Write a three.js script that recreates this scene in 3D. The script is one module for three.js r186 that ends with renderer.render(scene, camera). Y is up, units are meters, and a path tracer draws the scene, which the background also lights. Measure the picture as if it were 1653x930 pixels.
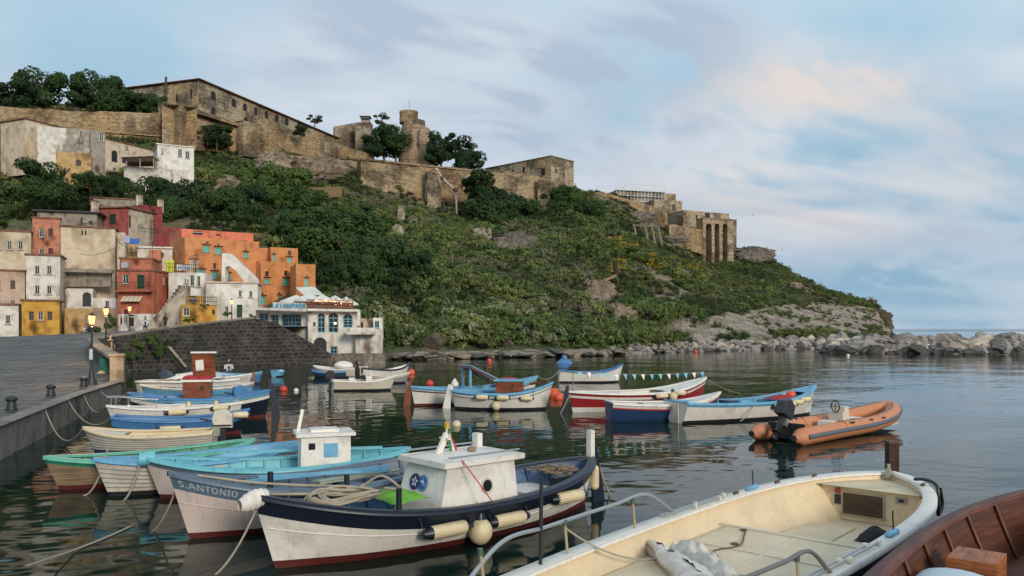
import * as THREE from 'three';
import { mergeGeometries, mergeVertices, toCreasedNormals } from 'three/addons/utils/BufferGeometryUtils.js';
import { FontLoader } from 'three/addons/loaders/FontLoader.js';
import { TextGeometry } from 'three/addons/geometries/TextGeometry.js';

// ---------------------------------------------------------------- camera, sky, sun, exposure
const scene = new THREE.Scene();
const F = 1300, H = 3.5, HY = 533, CX = 826.5;          // focal length in photo pixels, eye height, horizon row, centre column
const camera = new THREE.PerspectiveCamera(2 * Math.atan(HY / F) * 180 / Math.PI, 1653 / 1066, 0.3, 3000);
camera.setViewOffset(1653, 1066, 0, 0, 1653, 930);       // rising lens: verticals stay upright
camera.position.set(0, H, 0);
camera.lookAt(0, H, -100);
const renderer = new THREE.WebGLRenderer({ antialias: true });
renderer.toneMapping = THREE.LinearToneMapping;
renderer.toneMappingExposure = 1.62;
renderer.shadowMap.enabled = true;

// seeded noise
function rng(seed) { let a = seed >>> 0; return () => { a = (a + 0x6D2B79F5) | 0; let t = Math.imul(a ^ (a >>> 15), 1 | a); t = (t + Math.imul(t ^ (t >>> 7), 61 | t)) ^ t; return ((t ^ (t >>> 14)) >>> 0) / 4294967296; }; }
function h3(x, y, z) { let h = Math.imul(x, 374761393) + Math.imul(y, 668265263) + Math.imul(z, 2147483647 - 19); h = Math.imul(h ^ (h >>> 13), 1274126177); return ((h ^ (h >>> 16)) >>> 0) / 4294967295; }
const sm = t => t * t * (3 - 2 * t), mix = (a, b, t) => a + (b - a) * t, clamp = (x, a = 0, b = 1) => Math.min(b, Math.max(a, x));
const step = (a, b, x) => sm(clamp((x - a) / (b - a)));
function vn(x, y, z, per = 0) {
  const xi = Math.floor(x), yi = Math.floor(y), zi = Math.floor(z), u = sm(x - xi), v = sm(y - yi), w = sm(z - zi);
  const m = per ? (k => ((k % per) + per) % per) : (k => k);
  const c = (a, b, d) => h3(m(xi + a), m(yi + b), zi + d);
  return mix(mix(mix(c(0, 0, 0), c(1, 0, 0), u), mix(c(0, 1, 0), c(1, 1, 0), u), v), mix(mix(c(0, 0, 1), c(1, 0, 1), u), mix(c(0, 1, 1), c(1, 1, 1), u), v), w);
}
function fbm(x, y, z, o = 4, per = 0) { let s = 0, a = .5, n = 0; for (let i = 0; i < o; i++) { s += a * vn(x, y, z + i * 17.3, per); n += a; a *= .5; x *= 2; y *= 2; z *= 2; per *= 2; } return s / n; }
const lin = c => c.map(v => { v /= 255; return v <= .04045 ? v / 12.92 : Math.pow((v + .055) / 1.055, 2.4); });

// evening sky: thin broken cloud, blue gaps, a pink bank over the sea
{
  const W = 2048, Hh = 1024, data = new Float32Array(W * Hh * 4);
  const sc = .6, blueTop = lin([174, 206, 226]).map(v => v * sc), blueLow = lin([143, 180, 206]).map(v => v * sc), white = lin([232, 236, 240]).map(v => v * sc), grey = lin([166, 185, 210]).map(v => v * sc), pink = lin([240, 224, 214]).map(v => v * sc);
  const blobs = [ // photo-column, row, radii, kind: w bright cloud, g blue-grey cloud, p pink bank, b clear blue
    [330, 130, 260, 70, 'w', .8], [520, 175, 170, 50, 'w', .8], [430, 40, 160, 60, 'w', .35], [640, 90, 200, 70, 'w', .55], [520, 165, 120, 45, 'w', .6], [560, 60, 90, 55, 'g', .75], [900, 110, 230, 60, 'g', .75], [1060, 70, 130, 80, 'g', .8], [900, 205, 260, 40, 'g', .5],
    [720, 55, 160, 25, 'w', .6], [980, 260, 190, 45, 'w', .55], [1050, 200, 120, 30, 'w', .5], [1260, 140, 200, 60, 'p', .6], [1390, 165, 130, 42, 'p', .9], [1200, 230, 220, 60, 'w', .5], [1340, 90, 220, 60, 'w', .4], [1120, 300, 180, 50, 'w', .5], [1250, 320, 170, 45, 'p', .45],
    [1450, 380, 130, 25, 'g', .5], [1330, 250, 180, 30, 'g', .3], [1250, 330, 260, 80, 'p', .25], [1330, 270, 240, 70, 'w', .4], [1480, 60, 120, 90, 'b', .6], [170, 80, 190, 130, 'b', .9], [1400, 460, 240, 60, 'b', .8], [1350, 40, 120, 40, 'b', .5],
    [1600, 260, 150, 60, 'p', .4], [60, 200, 150, 70, 'w', .4], [780, 250, 120, 50, 'w', .35]];
  for (let j = 0; j < Hh; j++) for (let i = 0; i < W; i++) {
    const el = ((j + .5) / Hh - .5) * Math.PI, az = ((i + .5) / W - .5) * 2 * Math.PI;
    const dx = Math.cos(el) * Math.cos(az), dy = Math.sin(el), dz = Math.cos(el) * Math.sin(az), k = (j * W + i) * 4;
    let c;
    if (dy < -.01) c = [.07, .09, .1];
    else {
      const q = 1 / (dy + .16), X = dx * q, Z = dz * q;
      const warp = fbm(X * 1.3 + 7, Z * 1.3, 3, 3) - .5, sa = X * .82 - Z * .57 + warp * .5, sb = X * .57 + Z * .82 + warp * .35;
      const n1 = fbm(X * 1.1 + warp * 1.8, Z * 1.7 + warp, 11, 7), n2 = mix(fbm(sa * 2.2, sb * 6, 29, 7), fbm(sa * 9, sb * 20, 31, 5), .32), n3 = fbm(X * .7 - 4, Z * .9 + 9, 47, 4);
      const crisp = step(.26, .7, n2); let w = step(.28, .6, n1) * .6 + .15 + (n2 - .45) * 1.1, g = step(.46, .68, n3) * .55 * (.35 + crisp), p = 0, b = 0;
      if (dz < -.05) {
        const px = CX + dx / -dz * F + warp * 160, py = HY - dy / -dz * F + (n2 - .5) * 90 + warp * 60;
        for (const [bx, by, rx, ry, kind, s] of blobs) {
          const e = Math.exp(-(((px - bx) / rx) ** 2) - ((py - by) / ry) ** 2) * s * (.3 + 1.1 * crisp + (n1 - .5) * .8);
          if (kind === 'w') w += e; else if (kind === 'g') g += e; else if (kind === 'p') p += e; else b += e;
        }
      }
      const t = step(0, .5, dy), edge = clamp(1 - b * 1.2);
      c = [0, 1, 2].map(m => {
        let v = mix(blueLow[m], blueTop[m] * 1.12, t);
        v = mix(v, white[m], clamp(w) * edge * .72);
        v = mix(v, grey[m], clamp(g * (.5 + crisp * .6)) * edge * .72);
        v = mix(v, pink[m], clamp(p * (.6 + n1 * .9)) * .75);
        return v;
      });
    }
    data[k] = c[0]; data[k + 1] = c[1]; data[k + 2] = c[2]; data[k + 3] = 1;
  }
  const sky = new THREE.DataTexture(data, W, Hh, THREE.RGBAFormat, THREE.FloatType);
  sky.mapping = THREE.EquirectangularReflectionMapping; sky.magFilter = sky.minFilter = THREE.LinearFilter; sky.wrapS = THREE.RepeatWrapping; sky.needsUpdate = true;
  scene.background = sky; scene.environment = sky;
}
const sun = new THREE.DirectionalLight(new THREE.Color().setRGB(1, .9, .76), 1.5);   // low sun veiled by thin cloud, behind the viewer to the right
sun.position.set(150, 120, 110); sun.target.position.set(0, 20, -150); sun.castShadow = true; sun.shadow.radius = 28;
Object.assign(sun.shadow.camera, { left: -300, right: 300, top: 250, bottom: -250, near: 1, far: 900 }); sun.shadow.mapSize.set(4096, 4096);
scene.add(sun, sun.target);

// ---------------------------------------------------------------- helpers
const V = (x, y, z) => new THREE.Vector3(x, y, z);
const P = (px, py, d) => V((px - CX) / F * d, H + (HY - py) / F * d, -d);          // a place seen at that photo position, d metres away
const X = (px, d) => (px - CX) / F * d, Yat = (py, d) => H + (HY - py) / F * d;
const G = (px, py, y = 0) => { const d = F * (H - y) / (py - HY); return V((px - CX) / F * d, y, -d); };
const taken = {};
const numbered = n => { const k = taken[n] = (taken[n] ?? -1) + 1; return k ? n + '_' + String(k).padStart(3, '0') : n; };
function tag(o, label, category, group) { o.userData.label = label; o.userData.category = category; if (group) o.userData.group = group; return o; }
function thing(name, label, category, group, pos, turn = 0) {
  const o = new THREE.Group(); o.name = numbered(name); tag(o, label, category, group); if (pos) o.position.copy(pos); o.rotation.y = turn; scene.add(o); return o;
}
function add(parent, name, geo, mat) { const m = new THREE.Mesh(geo, mat); m.name = parent === scene ? numbered(name) : name; m.castShadow = m.receiveShadow = true; parent.add(m); return m; }
function structure(name, geo, mat) { const m = add(scene, name, geo, mat); m.userData.kind = 'structure'; return m; }
const M4 = () => new THREE.Matrix4();
function place(g, x, y, z, rx = 0, ry = 0, rz = 0) { g.applyMatrix4(M4().compose(V(x, y, z), new THREE.Quaternion().setFromEuler(new THREE.Euler(rx, ry, rz)), V(1, 1, 1))); return g; }
function box(w, h, d, x = 0, y = 0, z = 0, rx = 0, ry = 0, rz = 0) {    // uv in metres
  const g = new THREE.BoxGeometry(w, h, d), p = g.attributes.position, n = g.attributes.normal, uv = g.attributes.uv;
  for (let i = 0; i < p.count; i++) { const a = Math.abs(n.getX(i)), b = Math.abs(n.getY(i)); if (a > .5) uv.setXY(i, p.getZ(i), p.getY(i)); else if (b > .5) uv.setXY(i, p.getX(i), p.getZ(i)); else uv.setXY(i, p.getX(i), p.getY(i)); }
  return place(g, x, y, z, rx, ry, rz);
}
const cyl = (r0, r1, h, x = 0, y = 0, z = 0, seg = 14, rx = 0, rz = 0) => place(new THREE.CylinderGeometry(r1, r0, h, seg), x, y, z, rx, 0, rz);
const sph = (r, x, y, z, sx = 1, sy = 1, sz = 1, a = 18, b = 12) => { const g = new THREE.SphereGeometry(r, a, b); g.scale(sx, sy, sz); g.translate(x, y, z); return g; };
function bar(a, b, r, seg = 8) { const d = b.clone().sub(a), g = new THREE.CylinderGeometry(r, r, d.length(), seg); g.applyMatrix4(M4().compose(a.clone().add(b).multiplyScalar(.5), new THREE.Quaternion().setFromUnitVectors(V(0, 1, 0), d.normalize()), V(1, 1, 1))); return g; }
function beam(a, b, w, h) { const d = b.clone().sub(a), L = d.length(), g = box(L, h, w); const m = M4(), ex = d.normalize(), ez = V(0, 1, 0).cross(ex).negate(); if (ez.length() < .01) ez.set(0, 0, 1); ez.normalize(); const ey = ez.clone().cross(ex); m.makeBasis(ex, ey, ez); m.setPosition(a.clone().add(b).multiplyScalar(.5)); g.applyMatrix4(m); return g; }
const curve = pts => new THREE.CatmullRomCurve3(pts, false, 'centripetal');
const tube = (pts, r, n = 32, seg = 6) => new THREE.TubeGeometry(curve(pts), n, r, seg, false);
function sag(a, b, s, n = 10) { const o = []; for (let i = 0; i <= n; i++) { const t = i / n, p = a.clone().lerp(b, t); p.y -= s * 4 * t * (1 - t); o.push(p); } return o; }
const merge = l => mergeGeometries(l.map(g => { const q = g.index ? g.toNonIndexed() : g; for (const k of Object.keys(q.attributes)) if (!['position', 'normal', 'uv'].includes(k)) q.deleteAttribute(k); if (!q.attributes.uv) q.setAttribute('uv', new THREE.Float32BufferAttribute(new Float32Array(q.attributes.position.count * 2), 2)); return q; }));
function gridGeo(nu, nv, f, closeU = false) {     // f(u,v) -> Vector3 ; uv as the surface's own metres
  const pos = [], uv = [], idx = [], rows = [];
  for (let j = 0; j <= nv; j++) { const r = []; for (let i = 0; i <= nu; i++) r.push(f(i / nu, j / nv)); rows.push(r); }
  const lu = new Float32Array(nu + 1), mid = rows[nv >> 1]; for (let i = 1; i <= nu; i++) lu[i] = lu[i - 1] + mid[i].distanceTo(mid[i - 1]);
  for (let j = 0; j <= nv; j++) for (let i = 0; i <= nu; i++) { const p = rows[j][i]; pos.push(p.x, p.y, p.z); let l = 0; if (j) l = rows[j][i].distanceTo(rows[0][i]); uv.push(lu[i], l); }
  for (let j = 0; j < nv; j++) for (let i = 0; i < nu; i++) { const a = j * (nu + 1) + i, b = a + 1, c = a + nu + 1, d = c + 1; idx.push(a, b, d, a, d, c); }
  const g = new THREE.BufferGeometry(); g.setAttribute('position', new THREE.Float32BufferAttribute(pos, 3)); g.setAttribute('uv', new THREE.Float32BufferAttribute(uv, 2)); g.setIndex(idx); g.computeVertexNormals(); return g;
}
// ---------------------------------------------------------------- textures and materials
function tex(n, metres, f, srgb = true) {   // f(u,v) in 0..1 -> grey or [r,g,b]
  const d = new Uint8Array(n * n * 4);
  for (let j = 0; j < n; j++) for (let i = 0; i < n; i++) { const v = f(i / n, j / n), k = (j * n + i) * 4, c = Array.isArray(v) ? v : [v, v, v]; for (let m = 0; m < 3; m++) d[k + m] = clamp(c[m]) * 255; d[k + 3] = 255; }
  const t = new THREE.DataTexture(d, n, n); t.wrapS = t.wrapT = THREE.RepeatWrapping; t.magFilter = THREE.LinearFilter; t.minFilter = THREE.LinearMipmapLinearFilter; t.generateMipmaps = true;
  if (srgb) t.colorSpace = THREE.SRGBColorSpace; t.repeat.set(1 / metres, 1 / metres); t.needsUpdate = true; return t;
}
const plasterT = tex(512, 13, (u, v) => { const a = fbm(u * 7, v * 7, 1, 6, 7), b = fbm(u * 24, v * 24, 5, 3, 24), s = fbm(u * 16, v * 8, 9, 4, 16 * 8), stain = step(.55, .8, s) * .12 + step(.55, .75, a) * .13; return [.98 - stain - (b - .5) * .18, .97 - stain * 1.08 - (b - .5) * .18, .95 - stain * 1.2 - (b - .5) * .2]; });
const wornT = tex(512, 14, (u, v) => { const a = fbm(u * 7, v * 6, 21, 7, 42), b = fbm(u * 22, v * 22, 25, 4, 22), s = fbm(u * 22, v * 9, 29, 5, 22 * 9); const dark = step(.53, .68, a) * .26 + step(.56, .75, s) * .2, k = .98 - dark - (b - .5) * .35; return [k, k * (.98 - dark * .1), k * (.95 - dark * .18)]; });
const tuffT = tex(1024, 46, (u, v) => { const a = fbm(u * 7, v * 9, 41, 6, 7 * 9), b = fbm(u * 60, v * 110, 45, 3, 60 * 110), c = fbm(u * 40, v * 6, 48, 4, 240), row = fbm(u * 8, v * 120, 53, 2, 960); const k = .92 - step(.45, .7, a) * .3 - (b - .5) * .55 - step(.6, .8, c) * .12 - (row - .5) * .2; const warm = step(.4, .62, fbm(u * 5, v * 5, 61, 4, 5)); return [k, k * mix(.93, .98, warm), k * mix(.84, .95, warm)]; });
const tuffB = tex(512, 9, (u, v) => { const b = fbm(u * 20, v * 30, 71, 4, 600); return b; }, false);
const blockT = tex(1024, 9, (u, v) => { const wob = (fbm(u * 18, v * 18, 5, 3, 18) - .5) * .5, y = v * 24 + wob, r = ((Math.floor(y) % 24) + 24) % 24, x = u * 14 + wob + (r % 2) * .5 + h3(r, 3, 9) * .4, c = Math.floor(x), fy = y - Math.floor(y), fx = x - c; const e = Math.min(fy, 1 - fy, (fx) * 1.5, (1 - fx) * 1.5), w = .07 + .05 * fbm(u * 60, v * 60, 3, 2, 60); const tone = .34 + .2 * h3(((c % 14) + 14) % 14, r, 77) + (fbm(u * 50, v * 50, 81, 4, 50) - .5) * .4; const m = step(w * .5, w, e); const big = .75 + .6 * fbm(u * 5, v * 4, 33, 5, 20); return [mix(.72, tone, m) * big, mix(.69, tone * .98, m) * big, mix(.64, tone * .94, m) * big]; });
const paveT = tex(512, 6, (u, v) => { const y = v * 9, r = Math.floor(y), x = u * 6 + (r % 3) * .33, c = Math.floor(x), e = Math.min(y - r, 1 - y + r, x - c, 1 - x + c); const t = .62 + .25 * h3(((c % 6) + 6) % 6, r, 5) + (fbm(u * 40, v * 40, 7, 3, 40) - .5) * .3; return t * (e < .04 ? .6 : 1); });
const paintT = tex(512, 2.4, (u, v) => { const a = fbm(u * 6, v * 6, 91, 5, 6), b = fbm(u * 40, v * 8, 95, 4, 320), c = fbm(u * 70, v * 70, 99, 2, 70); const k = 1 - step(.5, .75, a) * .09 - step(.6, .8, b) * .07 - (c - .5) * .08 ; return [k, k * .985, k * .965]; });
const woodT = tex(512, 1.6, (u, v) => { const g = fbm(u * 4, v * 70, 101, 4, 280), b = fbm(u * 3, v * 5, 105, 3, 15); const k = .6 + g * .5 - (b - .5) * .3; return [k, k * .95, k * .88]; });
const rockT = tex(512, 7, (u, v) => { const a = fbm(u * 6, v * 6, 111, 6, 6), b = fbm(u * 30, v * 30, 115, 3, 30); const k = .55 + a * .6 - (b - .5) * .5; return [k, k * .97, k * .93]; });
const clothT = tex(256, .8, (u, v) => { const a = fbm(u * 8, v * 8, 121, 4, 8), s = (Math.sin(u * 256) * Math.sin(v * 256)) * .03; return .93 + (a - .5) * .22 + s; });
const gelT = tex(512, 3, (u, v) => { const a = fbm(u * 9, v * 9, 141, 5, 9), b = fbm(u * 60, v * 60, 145, 2, 60), k = .97 - (a - .5) * .14 - (b - .5) * .06; return [k, k * .985, k * .96]; });
const grainB = tex(256, 1.2, (u, v) => fbm(u * 30, v * 30, 131, 4, 30), false);
function mat(rgb, rough = .7, o = {}) { return new THREE.MeshStandardMaterial({ color: new THREE.Color().setRGB(...rgb), roughness: rough, metalness: 0, side: THREE.DoubleSide, ...o }); }
const plaster = rgb => mat(rgb, .92, { map: plasterT, bumpMap: grainB, bumpScale: .012 }), worn = rgb => mat(rgb, .95, { map: wornT, bumpMap: grainB, bumpScale: .02 });
const paint = (rgb, r = .42) => mat(rgb, r, { map: paintT, bumpMap: grainB, bumpScale: .0012 });
const wood = (rgb, r = .55) => mat(rgb, r, { map: woodT, bumpMap: woodT, bumpScale: .002 });
const M = {
  white: paint([.72, .7, .66]), offwhite: paint([.62, .58, .5]), cream: paint([.66, .54, .36], .5), navy: paint([.009, .014, .03], .4), darkblue: paint([.02, .05, .13], .4), blue: paint([.06, .19, .42]), skyblue: paint([.13, .36, .56]), turq: paint([.14, .46, .56]), greyblue: paint([.1, .15, .21]), green: paint([.03, .2, .13]), mint: paint([.12, .42, .32]), red: paint([.3, .02, .025]), bottomRed: paint([.1, .016, .014], .6), bottomDark: paint([.02, .02, .024], .6), pink: paint([.6, .5, .47]),
  varnish: wood([.26, .075, .03], .32), brown: wood([.14, .05, .026], .45), oldwood: wood([.34, .27, .19], .8), plank: wood([.45, .33, .18], .7), post: wood([.06, .028, .02], .85),
  dark: mat([.012, .012, .014], .55), black: mat([.018, .018, .02], .4), glass: mat([.015, .02, .024], .08), steel: mat([.5, .5, .49], .35, { metalness: .85 }), rust: mat([.12, .06, .035], .8), rope: mat([.42, .36, .27], .95, { map: clothT }), fender: paint([.66, .56, .36], .5), orangeBuoy: mat([.62, .09, .03], .45), redBuoy: mat([.5, .035, .025], .45), canvas: mat([.8, .74, .67], .95, { map: clothT }), iron: mat([.02, .022, .022], .5), grey: paint([.28, .29, .3]), redcloth: mat([.4, .03, .04], .9, { map: clothT }), greencloth: mat([.16, .42, .05], .9, { map: clothT }),
  shutterG: wood([.012, .07, .045], .6), shutterT: paint([.1, .5, .47]), shutterR: wood([.14, .02, .02], .6), frame: paint([.55, .55, .52]), bluef: paint([.16, .34, .44]), tile: mat([.24, .12, .075], .9, { map: rockT }), concrete: mat([.34, .31, .27], .95, { map: wornT }), concreteDark: mat([.2, .17, .135], .95, { map: wornT }), tuff: mat([.39, .305, .2], .97, { map: tuffT, bumpMap: tuffB, bumpScale: .25 }), tuffPale: mat([.43, .36, .265], .97, { map: tuffT, bumpMap: tuffB, bumpScale: .25 }), tuffGrey: mat([.36, .3, .235], .97, { map: tuffT, bumpMap: tuffB, bumpScale: .3 }), block: mat([.2, .19, .185], .92, { map: blockT, bumpMap: blockT, bumpScale: .03 }), pave: mat([.2, .19, .18], .85, { map: paveT, bumpMap: paveT, bumpScale: .01 }), rock: mat([.26, .23, .19], .95, { map: rockT, bumpMap: rockT, bumpScale: .12 }), rockDark: mat([.1, .08, .06], .95, { map: rockT, bumpMap: rockT, bumpScale: .12 }),
};
// ---------------------------------------------------------------- water
{
  const N = 1024, h = new Float32Array(N * N), r = rng(5), waves = [];
  for (let i = 0; i < 95; i++) { const k = 2 + Math.floor(Math.pow(r(), 1.35) * 74), a = (r() - .5) * 2.3 + Math.PI / 2, kx = Math.round(Math.cos(a) * k), ky = Math.round(Math.sin(a) * k); const q = Math.hypot(kx, ky); if (q < 2) continue; waves.push([kx, ky, r() * 6.28, 1 / Math.pow(q, 1.12)]); }
  let lo = 1e9, hi = -1e9;
  for (let j = 0; j < N; j++) for (let i = 0; i < N; i++) { let s = 0; for (const [a, b, p, m] of waves) s += m * Math.sin(6.28318 * (a * i + b * j) / N + p); const q = fbm(i / N * 5, j / N * 5, 3, 3, 5); s *= .45 + q * 1.1; h[j * N + i] = s; lo = Math.min(lo, s); hi = Math.max(hi, s); }
  const d = new Float32Array(N * N * 4); for (let i = 0; i < N * N; i++) { d[i * 4] = d[i * 4 + 1] = d[i * 4 + 2] = (h[i] - lo) / (hi - lo); d[i * 4 + 3] = 1; }
  const t = new THREE.DataTexture(d, N, N, THREE.RGBAFormat, THREE.FloatType); t.wrapS = t.wrapT = THREE.RepeatWrapping; t.magFilter = THREE.LinearFilter; t.minFilter = THREE.LinearMipmapLinearFilter; t.generateMipmaps = true; t.repeat.set(1 / 26, 1 / 26); t.needsUpdate = true;
  const g = new THREE.PlaneGeometry(4000, 2600); g.rotateX(-Math.PI / 2); g.translate(0, 0, -1200); const p = g.attributes.position, uv = g.attributes.uv; for (let i = 0; i < p.count; i++) uv.setXY(i, p.getX(i), p.getZ(i));
  structure('sea', g, new THREE.MeshPhysicalMaterial({ color: new THREE.Color().setRGB(.005, .016, .012), roughness: .05, ior: 1.33, specularIntensity: .62, bumpMap: t, bumpScale: .055 }));
}
// ---------------------------------------------------------------- the hill
// each column: photo column, then the slope's profile from the shore up as [row, distance]; 'z' rows give a height instead
const COL = [
  [-330, ['z', 96, 1.5], [350, 145], [260, 200], [180, 250], [120, 300]],
  [0, ['z', 104, 2], [395, 138], [300, 170], [265, 190], [215, 240], [165, 275]],
  [127, ['z', 108, 2], [395, 140], [305, 172], [275, 188], [228, 240], [176, 275]],
  [250, ['z', 108, 2], [350, 150], [305, 185], [262, 222], [225, 262], [172, 280]],
  [320, ['z', 108, 2], [372, 142], [305, 190], [262, 235], [250, 262], [188, 285]],
  [400, ['z', 105, 2.5], [392, 142], [330, 185], [280, 245], [258, 268], [204, 295]],
  [500, ['z', 98, 1.5], [480, 113], [405, 150], [332, 205], [288, 260], [270, 290], [238, 322]],
  [600, ['z', 93, -.6], [470, 120], [405, 160], [342, 222], [314, 272], [304, 292], [266, 332]],
  [650, ['z', 95, -.6], [562, 101], [470, 135], [405, 175], [350, 240], [336, 284], [274, 320]],
  [700, ['z', 94, -.6], [562, 100], [462, 140], [405, 185], [362, 258], [350, 290], [282, 322]],
  [740, ['z', 97, -.6], [562, 102], [466, 145], [405, 198], [374, 262], [362, 292], [284, 324]],
  [800, ['z', 101, -.6], [563, 107], [470, 152], [405, 215], [374, 270], [358, 300], [290, 328]],
  [900, ['z', 104, -.6], [562, 110], [480, 157], [400, 232], [346, 305], [322, 332], [306, 350]],
  [960, ['z', 109, -.6], [560, 115], [480, 166], [400, 250], [330, 335], [313, 352], [311, 375]],
  [1010, ['z', 114, -.6], [560, 121], [480, 177], [400, 268], [336, 350], [322, 372], [320, 395]],
  [1045, ['z', 119, -.6], [555, 128], [480, 185], [408, 270], [358, 355], [346, 382], [344, 405]],
  [1080, ['z', 125, -.6], [550, 136], [480, 192], [412, 285], [384, 358], [372, 386], [370, 410]],
  [1140, ['z', 133, -.6], [549, 145], [490, 197], [455, 285], [440, 350], [416, 390], [408, 412]],
  [1180, ['z', 138, -.6], [548, 150], [500, 198], [458, 300], [444, 358], [406, 399], [400, 420]],
  [1235, ['z', 146, -.6], [546, 165], [505, 225], [455, 318], [430, 380], [406, 397], [404, 420]],
  [1250, ['z', 148, -.6], [545, 170], [507, 232], [462, 322], [438, 382], [424, 398], [425, 425]],
  [1320, ['z', 158, -.6], [541, 195], [503, 290], [478, 370], [468, 390], [464, 398], [466, 425]],
  [1400, ['z', 172, -.6], [538, 240], [515, 320], [500, 365], [494, 382], [491, 392], [493, 410]],
  [1418, ['z', 190, -.6], [536, 280], [518, 340], [505, 372], [499, 384], [497, 392], [502, 404]],
  [1438, ['z', 330, -.6], [535, 352], [532, 366], [530, 376], [528, 384], [527, 390], [530, 400]],
  [1447, ['z', 360, -1], ['z', 372, -1], ['z', 380, -1], ['z', 388, -1], ['z', 395, -1]],
];
const NR = 200, NC = 520;
const prof = COL.map(([px, ...pts]) => {
  const q = pts.map(p => p[0] === 'z' ? [p[1], p[2]] : [p[1], Yat(p[0], p[1])]);
  const l = [0]; for (let i = 1; i < q.length; i++) l.push(l[i - 1] + Math.hypot(q[i][0] - q[i - 1][0], (q[i][1] - q[i - 1][1])));
  const out = []; for (let j = 0; j <= NR; j++) { const t = j / NR * l[l.length - 1]; let k = 1; while (k < l.length - 1 && l[k] < t) k++; const s = (t - l[k - 1]) / (l[k] - l[k - 1]); out.push([mix(q[k - 1][0], q[k][0], s), mix(q[k - 1][1], q[k][1], s)]); }
  return { px, out };
});
const hillAt = (px, j) => { let k = 1; while (k < prof.length - 1 && prof[k].px < px) k++; const a = prof[k - 1], b = prof[k], t = clamp((px - a.px) / (b.px - a.px)), jf = clamp(j, 0, NR), j0 = Math.min(NR - 1, Math.floor(jf)), s = jf - j0; const A = [0, 1].map(m => mix(a.out[j0][m], a.out[j0 + 1][m], s)), B = [0, 1].map(m => mix(b.out[j0][m], b.out[j0 + 1][m], s)); return [mix(A[0], B[0], t), mix(A[1], B[1], t)]; };
// bare rock: centre and radii in photo position, strength
const ROCKS = [[645, 372, 10, 32, 1], [632, 352, 6, 26, 1], [825, 400, 48, 22, 1], [965, 478, 34, 26, .9], [905, 440, 48, 14, .6], [1075, 450, 40, 16, .55], [1030, 440, 40, 12, .5], [1310, 518, 110, 27, 1.5], [1235, 522, 90, 22, 1.3], [1140, 532, 110, 18, 1.3], [1370, 512, 50, 12, 1.1], [1060, 545, 60, 14, .8], [1215, 408, 34, 14, 1], [500, 270, 46, 18, .8], [360, 300, 46, 26, .35], [1050, 362, 40, 12, .7], [1000, 350, 26, 10, .5], [1090, 395, 26, 8, .6], [700, 552, 18, 14, 1.1], [1425, 520, 16, 22, 1.4], [1180, 480, 30, 12, .4], [1000, 520, 24, 26, .6], [900, 575, 280, 7, 1], [760, 572, 150, 7, 1], [430, 262, 30, 22, .8], [1285, 462, 10, 6, .9], [1385, 500, 30, 7, .6], [1100, 470, 18, 14, .5]];
const rockAt = (px, py, n) => { let m = 0; for (const [x, y, rx, ry, s] of ROCKS) m = Math.max(m, s * Math.exp(-(((px - x) / rx) ** 2 + ((py - y) / ry) ** 2) * 1.1)); return step(.38, .6, m + (n - .5) * .55); };
const hill = { pos: [], rock: [], nrm: null, px: [], py: [] };
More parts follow.
